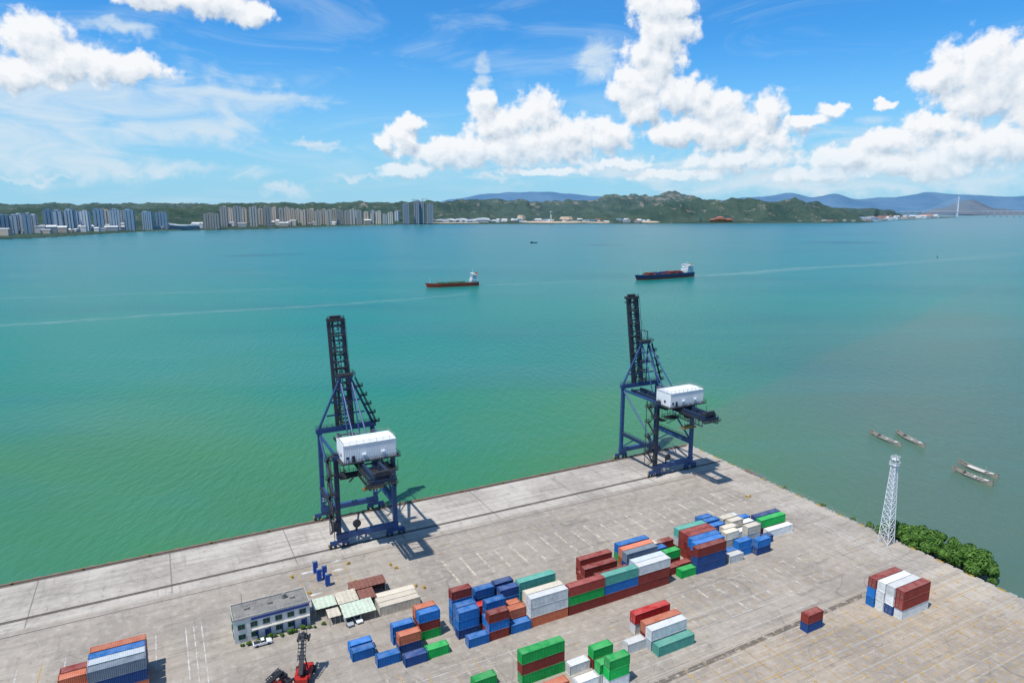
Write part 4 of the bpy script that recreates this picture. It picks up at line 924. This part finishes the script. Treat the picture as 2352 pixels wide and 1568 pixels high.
def far2(a,D):
    x,y=a*D,D; tab=[(.58,11000,0),(.615,11000,100),(.656,11000,235),(.70,11000,95),(.73,11000,60),(.78,11000,130),(.9,11000,90),(1.1,11000,60)]
    dr,hh=interp(tab,a); k=(D-dr)/700
    return max(-8,hh*math.exp(-k*k)*(1+.2*noi(x,y,.0015)*min(1,abs(k)*1.5+.1))-8)
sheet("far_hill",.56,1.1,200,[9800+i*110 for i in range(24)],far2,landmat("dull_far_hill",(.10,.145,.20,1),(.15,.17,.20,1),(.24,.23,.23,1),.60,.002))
SAND=mat("bare_earth",(.50,.40,.30),.95,.3,.01,dirt=(.3,.28,.22),dirtamt=.5)
for (x,y,rx,ry,hh) in [(300,5050,340,110,10),(70,5300,45,60,52),(420,5350,70,60,40),(-430,4950,300,60,5),(620,5010,120,60,8),(-1900,3560,90,40,4),(1010,5060,90,50,12)]:
    mb=MB(); n=40; vs=[(x,y,hh)]
    for k in(.55,1):
        for i in range(n): a=2*math.pi*i/n; q=k*(1+.2*noise.noise((math.cos(a)*2,math.sin(a)*2,x))); vs.append((x+rx*q*math.cos(a),y+ry*q*math.sin(a),hh if k<1 else -3))
    mb.add(vs,[(0,1+i,1+(i+1)%n) for i in range(n)]+[(1+i,1+n+i,1+n+(i+1)%n,1+(i+1)%n) for i in range(n)]); mb.obj("bare_earth",SAND,kind="structure")
# ------------------------------------------------------------ far buildings
def towermat(name,wall):
    m,nt,b=newmat(name); tc=nd(nt,"ShaderNodeTexCoord"); sp=nd(nt,"ShaderNodeSeparateXYZ"); nt.links.new(tc.outputs["Object"],sp.inputs[0]); oi=nd(nt,"ShaderNodeObjectInfo")
    fl=M(nt,'GREATER_THAN',M(nt,'FRACT',M(nt,'MULTIPLY',sp.outputs[2],1/3.2)),.58)
    g=nd(nt,"ShaderNodeVectorMath",operation='SCALE'); g.inputs[0].default_value=wall[:3]; nt.links.new(M(nt,'MULTIPLY_ADD',oi.outputs["Random"],.42,.72),g.inputs[3])
    c=MIX(nt,M(nt,'MULTIPLY',fl,.40),g.outputs[0],(.14,.18,.22,1))
    nt.links.new(c,b.inputs["Base Color"]); b.inputs["Roughness"].default_value=.6; return m
TW={'w':towermat("tower_white",(.64,.69,.74,1)),'g':towermat("tower_grey",(.55,.52,.49,1)),'b':towermat("tower_beige",(.70,.60,.48,1)),'k':towermat("tower_dark",(.32,.35,.39,1)),'l':towermat("tower_blue_glass",(.36,.50,.62,1)),'n':towermat("tower_brown",(.36,.31,.27,1))}  # wall tones lightened, some blued, to put aerial haze into the colour
RECESS=mat("tower_recess",(.17,.22,.28),.5,.2,.05,dirtamt=0); RECW=mat("tower_recess_warm",(.24,.22,.20),.5,.2,.05,dirtamt=0)
def tower(x,y,w,h,k):
    d=24; rz=-math.atan2(x,y)*.55+random.uniform(-.3,.3)
    mb=MB(); mb.box((0,0,h/2),(w-2,d-5,h),1); nb=max(2,int(w/random.uniform(9,13))); bw=w/nb
    for i in range(nb):
        xx=-w/2+bw*(i+.5)
        for s in(-1,1): mb.box((xx,s*(d/2-1.6),h/2-1+(i%2)-random.choice([0,0,2,3])),(bw*random.uniform(.62,.85),3.6,h-2))
    for s in(-1,1): mb.box((s*(w/2-.8),0,h/2-1.2),(2.2,d*.6,h-2.4))
    o=mb.obj("apartment_tower",[TW[k],RECW if k in'gbn' else RECESS],loc=(x,y,1.5),rz=rz,label={'w':"tall white residential tower with blue-tinted windows",'g':"tall grey residential tower on the far shore",'b':"beige residential tower on the far shore",'k':"dark tower under construction on the far shore",'l':"blue glass tower on the far shore",'n':"wide brown building on the far shore"}[k],category="tower building",group="high-rise towers on the far shore")
    mb=MB(); mb.box((0,0,h+.3),(w*.97,d-6,.6)); mb.box((random.uniform(-.2,.2)*w,0,h+2.2),(w*.4,d*.5,3.4)); mb.obj("roof",TW[k],parent=o)
    return o
def at(b,t): return (b-1176)/1568*t, 1.012*t
TL=[(-60,2700,60,76,'w'),(-25,2760,55,78,'l'),(10,2860,44,80,'l')]
TL+=[(35+i*15,2880+(i%2)*60,28,80+(i%3)*3,'w') for i in range(4)]
TL+=[(117,3080,44,101,'l'),(137,3060,36,97,'w'),(150,3300,36,91,'b'),(166,3150,40,100,'l'),(184,3300,34,90,'w'),(200,3180,38,95,'w'),(231,3260,44,103,'l'),(248,3450,40,96,'b'),(267,3300,44,101,'w'),(284,3480,38,91,'g'),(301,3330,46,99,'l')]
TL+=[(343,3430,50,89,'l'),(374,3480,54,85,'l'),(489,3560,76,79,'n')]
for i,(x,w,z) in enumerate([(518,38,118),(533,36,110),(549,44,119),(565,34,108),(585,44,117),(602,30,105),(617,40,118),(632,40,112),(649,28,106),(662,36,113)]): TL.append((x,3850+(x-518)*2+(i%2)*110,w,z-3,'b' if i%2 else 'g'))
for i,(x,w,h) in enumerate([(674,34,101),(688,44,98),(701,30,92),(716,46,99),(732,34,90),(745,38,97),(757,30,94),(769,40,99)]): TL.append((x,4240+(i%2)*140,w,h,'b'))
for x,w,h in ((783,40,95),(798,30,88),(811,38,97),(826,34,90)): TL.append((x,4480,w,h,'g'))
for i,(x,w,h) in enumerate([(843,34,80),(857,24,72),(871,36,84),(885,26,66),(898,34,78)]): TL.append((x,4560,w,h,'g' if i%2 else 'b'))
TL+=[(934,4640,44,133,'k'),(958,4680,36,152,'k'),(971,4700,34,147,'k'),(989,4700,42,131,'k')]
for x in (715,775,810,850,905): TL.append((x+8,4950,30,84,'w'))
for b_,t,w,h,k in TL: X,Y=at(b_,t); tower(X,Y,w,h,k)
for b_,h in((950,165),(972,168)):
    X,Y=at(b_,4690); mb=MB(); mb.beam((0,0,0),(0,0,h),2.5,2.5); mb.beam((-12,0,h-4),(38,0,h-4),1.8,1.8); mb.beam((0,0,h+5),(38,0,h-4),.6,.6); mb.obj("tower_crane",DYEL,loc=(X,Y+14,1),rz=random.uniform(-1,1),label="yellow tower crane beside unfinished towers",category="tower crane")
X,Y=at(425,3530); E=empty("arena",(X,Y,1.5),.3,label="low white arena with swooping curved roof",category="arena")
mb=MB(); n=24; vs=[]
for i in range(n+1):
    t=-1+2*i/n; z=22+9*t*t
    for yy in(-28,28): vs+=[(t*76,yy,z),(t*76,yy,z-5)]
mb.add(vs,[(4*i,4*i+4,4*i+6,4*i+2) for i in range(n)]+[(4*i,4*i+1,4*i+5,4*i+4) for i in range(n)]+[(4*i+1,4*i+3,4*i+7,4*i+5) for i in range(n)]+[(4*i+2,4*i+6,4*i+7,4*i+3) for i in range(n)]+[(0,2,3,1),(4*n,4*n+1,4*n+3,4*n+2)]); o=mb.obj("roof",WHITEP,parent=E); fixn(o)
mb=MB(); mb.box((0,0,8.5),(138,48,17)); mb.obj("wall",RECESS,parent=E)
def arch(name,b_,t,w,d,h,label):
    X,Y=at(b_,t); E=empty(name,(X,Y,2),random.uniform(-.2,.2),label=label,category="terminal building",group="low white-roofed terminal buildings")
    mb=MB(); n=10; vs=[]
    for yy in(-d/2,d/2):
        for i in range(n+1): q=math.pi*i/n; vs.append((-w/2*math.cos(q),yy,h*.55+h*.45*math.sin(q)))
    mb.add(vs,[(i,i+1,n+2+i,n+1+i) for i in range(n)]+[tuple(range(n+1)),tuple(range(2*n+1,n,-1))]); o=mb.obj("roof",WHITEP,parent=E); fixn(o)
    mb=MB(); mb.box((0,0,h*.27),(w*.94,d*.9,h*.53)); mb.obj("wall",TW['g'],parent=E)
for b_,w,h in[(1012,70,24),(1034,60,28),(1060,90,30),(1085,60,24),(1108,110,34),(1135,60,18)]: arch("ferry_terminal",b_,5020,w,60,h,"low terminal hall with curved white roof")
X,Y=at(1265,4930); E=empty("control_tower",(X,Y,6),0,label="slim pale control tower on the far shore",category="tower")
mb=MB(); mb.box((0,0,32),(11,11,64)); mb.obj("shaft",TW['b'],parent=E); mb=MB(); mb.cyl((0,0,64),(0,0,74),9,12,n=12); mb.cyl((0,0,74),(0,0,77),10,4,n=12); mb.obj("cab",TW['w'],parent=E)
HM=[mat("house_white",(.66,.67,.67),.8,.1,.05),mat("house_tan",(.5,.44,.38),.8,.1,.05),mat("house_grey",(.38,.40,.42),.8,.1,.05)]
RM=[mat("roof_red",(.42,.17,.13),.8,.2,.05),mat("roof_grey",(.34,.35,.36),.8,.2,.05),mat("roof_blue",(.14,.26,.40),.8,.2,.05),mat("roof_white",(.7,.7,.68),.8,.1,.05)]
hmesh={}
def house(b_,t,w,d,h,hm,rm):
    X,Y=at(b_,t); key=(hm,rm)
    if key not in hmesh:
        a=MB(); a.box((0,0,.5),(1,1,1)); A=a.obj("t",HM[hm]); r=MB(); r.add([(-.54,-.56,1),(.54,-.56,1),(.54,.56,1),(-.54,.56,1),(-.5,0,1.25),(.5,0,1.25)],[(0,1,5,4),(4,5,2,3),(0,4,3),(1,2,5),(3,2,1,0)]); B=r.obj("t",RM[rm]); hmesh[key]=(A.data,B.data); bpy.data.objects.remove(A); bpy.data.objects.remove(B)
    E=empty("shore_building",(X,Y,2),random.uniform(-.5,.5),label=f"small {['white','tan','grey'][hm]} building with {['red','grey','blue','white'][rm]} roof on the far shore",category="building",group="small shoreline buildings")
    E.scale=(w,d,h)
    for nm,me in zip(("wall","roof"),hmesh[key]): o=bpy.data.objects.new(nm,me); COL.objects.link(o); o.parent=E
rnd=random.Random(3)
for i in range(90):
    f=rnd.random(); t=5230+max(0,(f-.12))*2150+rnd.uniform(0,250); house(1962+f*190,t+60,rnd.uniform(20,60),20,rnd.uniform(10,30),rnd.choice([0,0,1,2]),rnd.choice([0,1,2,3,3]))
for i in range(90): house(rnd.uniform(1005,1500),rnd.uniform(4960,5200),rnd.uniform(15,55),20,rnd.uniform(7,22),rnd.choice([0,0,1,2]),rnd.choice([1,2,3,3,0]))
for i in range(20): house(rnd.uniform(1500,1960),5200+rnd.uniform(0,60),rnd.uniform(15,45),16,rnd.uniform(6,14),rnd.choice([0,1,2]),rnd.choice([0,1,3]))
for i in range(64):
    q=rnd.uniform(-60,920); house(q,2500+(q+60)*2.12+rnd.uniform(60,200),rnd.uniform(20,60),18,rnd.uniform(9,30),rnd.choice([0,1,2]),rnd.choice([1,3]))
for b_,w,h in[(1636,50,20),(1652,80,34),(1672,60,22)]:
    X,Y=at(b_,5080); E=empty("temple_hall",(X,Y,8),0,label="orange-walled temple hall with tiered red roof",category="temple",group="temple halls on the far shore")
    mb=MB(); mb.box((0,0,h*.3),(w*.8,24,h*.6)); mb.obj("wall",ORANGE,parent=E)
    mb=MB(); 
    for q,s in((.6,1),(.85,.6)): mb.add([(-w/2*s,-18*s,h*q),(w/2*s,-18*s,h*q),(w/2*s,18*s,h*q),(-w/2*s,18*s,h*q),(-w*.3*s,0,h*(q+.25)),(w*.3*s,0,h*(q+.25))],[(0,1,5,4),(4,5,2,3),(0,4,3),(1,2,5),(3,2,1,0)])
    mb.obj("roof",RM[0],parent=E)
X,Y=at(1607,5150); E=empty("pagoda",(X,Y,10),0,label="tall green tiered pagoda on the far shore",category="pagoda")
mb=MB(); mm=MB()
for i in range(7): mb.cyl((0,0,i*8),(0,0,i*8+6),10-i,9.5-i,n=8); mm.cyl((0,0,i*8+6),(0,0,i*8+8),13-i*1.1,7-i*.8,n=8)
mb.obj("wall",HM[2],parent=E); mm.obj("roof",GREENW,parent=E)
E=empty("cable_stayed_bridge",(5383,8400,0),0,label="white cable-stayed bridge with tall single pylon",category="bridge")
mb=MB()
for s in(-1,1): mb.beam((s*5,s*16,-3),(s*5,s*16,75),9,9); mb.beam((s*5,s*16,75),(0,0,175),8,8)
mb.beam((0,0,165),(0,0,236),10,10); mb.obj("pylon",mat("bridge_white",(.75,.77,.8),.6,.05,.01,dirtamt=0),parent=E)
mb=MB(); mb.beam((-700,-20,60),(2600,160,66),26,5); mb.obj("deck",HM[0],parent=E)
mb=MB()
for i in range(1,11):
    for s in(-1,1): mb.beam((0,0,150+i*8),(s*i*42,0,63),1.6,1.6)
mb.obj("stay_cable",mat("cable_grey",(.55,.6,.66),.6,0,.1,dirtamt=0),parent=E)
mb=MB()
for i in range(40): 
    x=-680+i*82
    if abs(x)>380: mb.box((x,x*.05,28),(8,16,62))
mb.obj("pier",HM[2],parent=E)
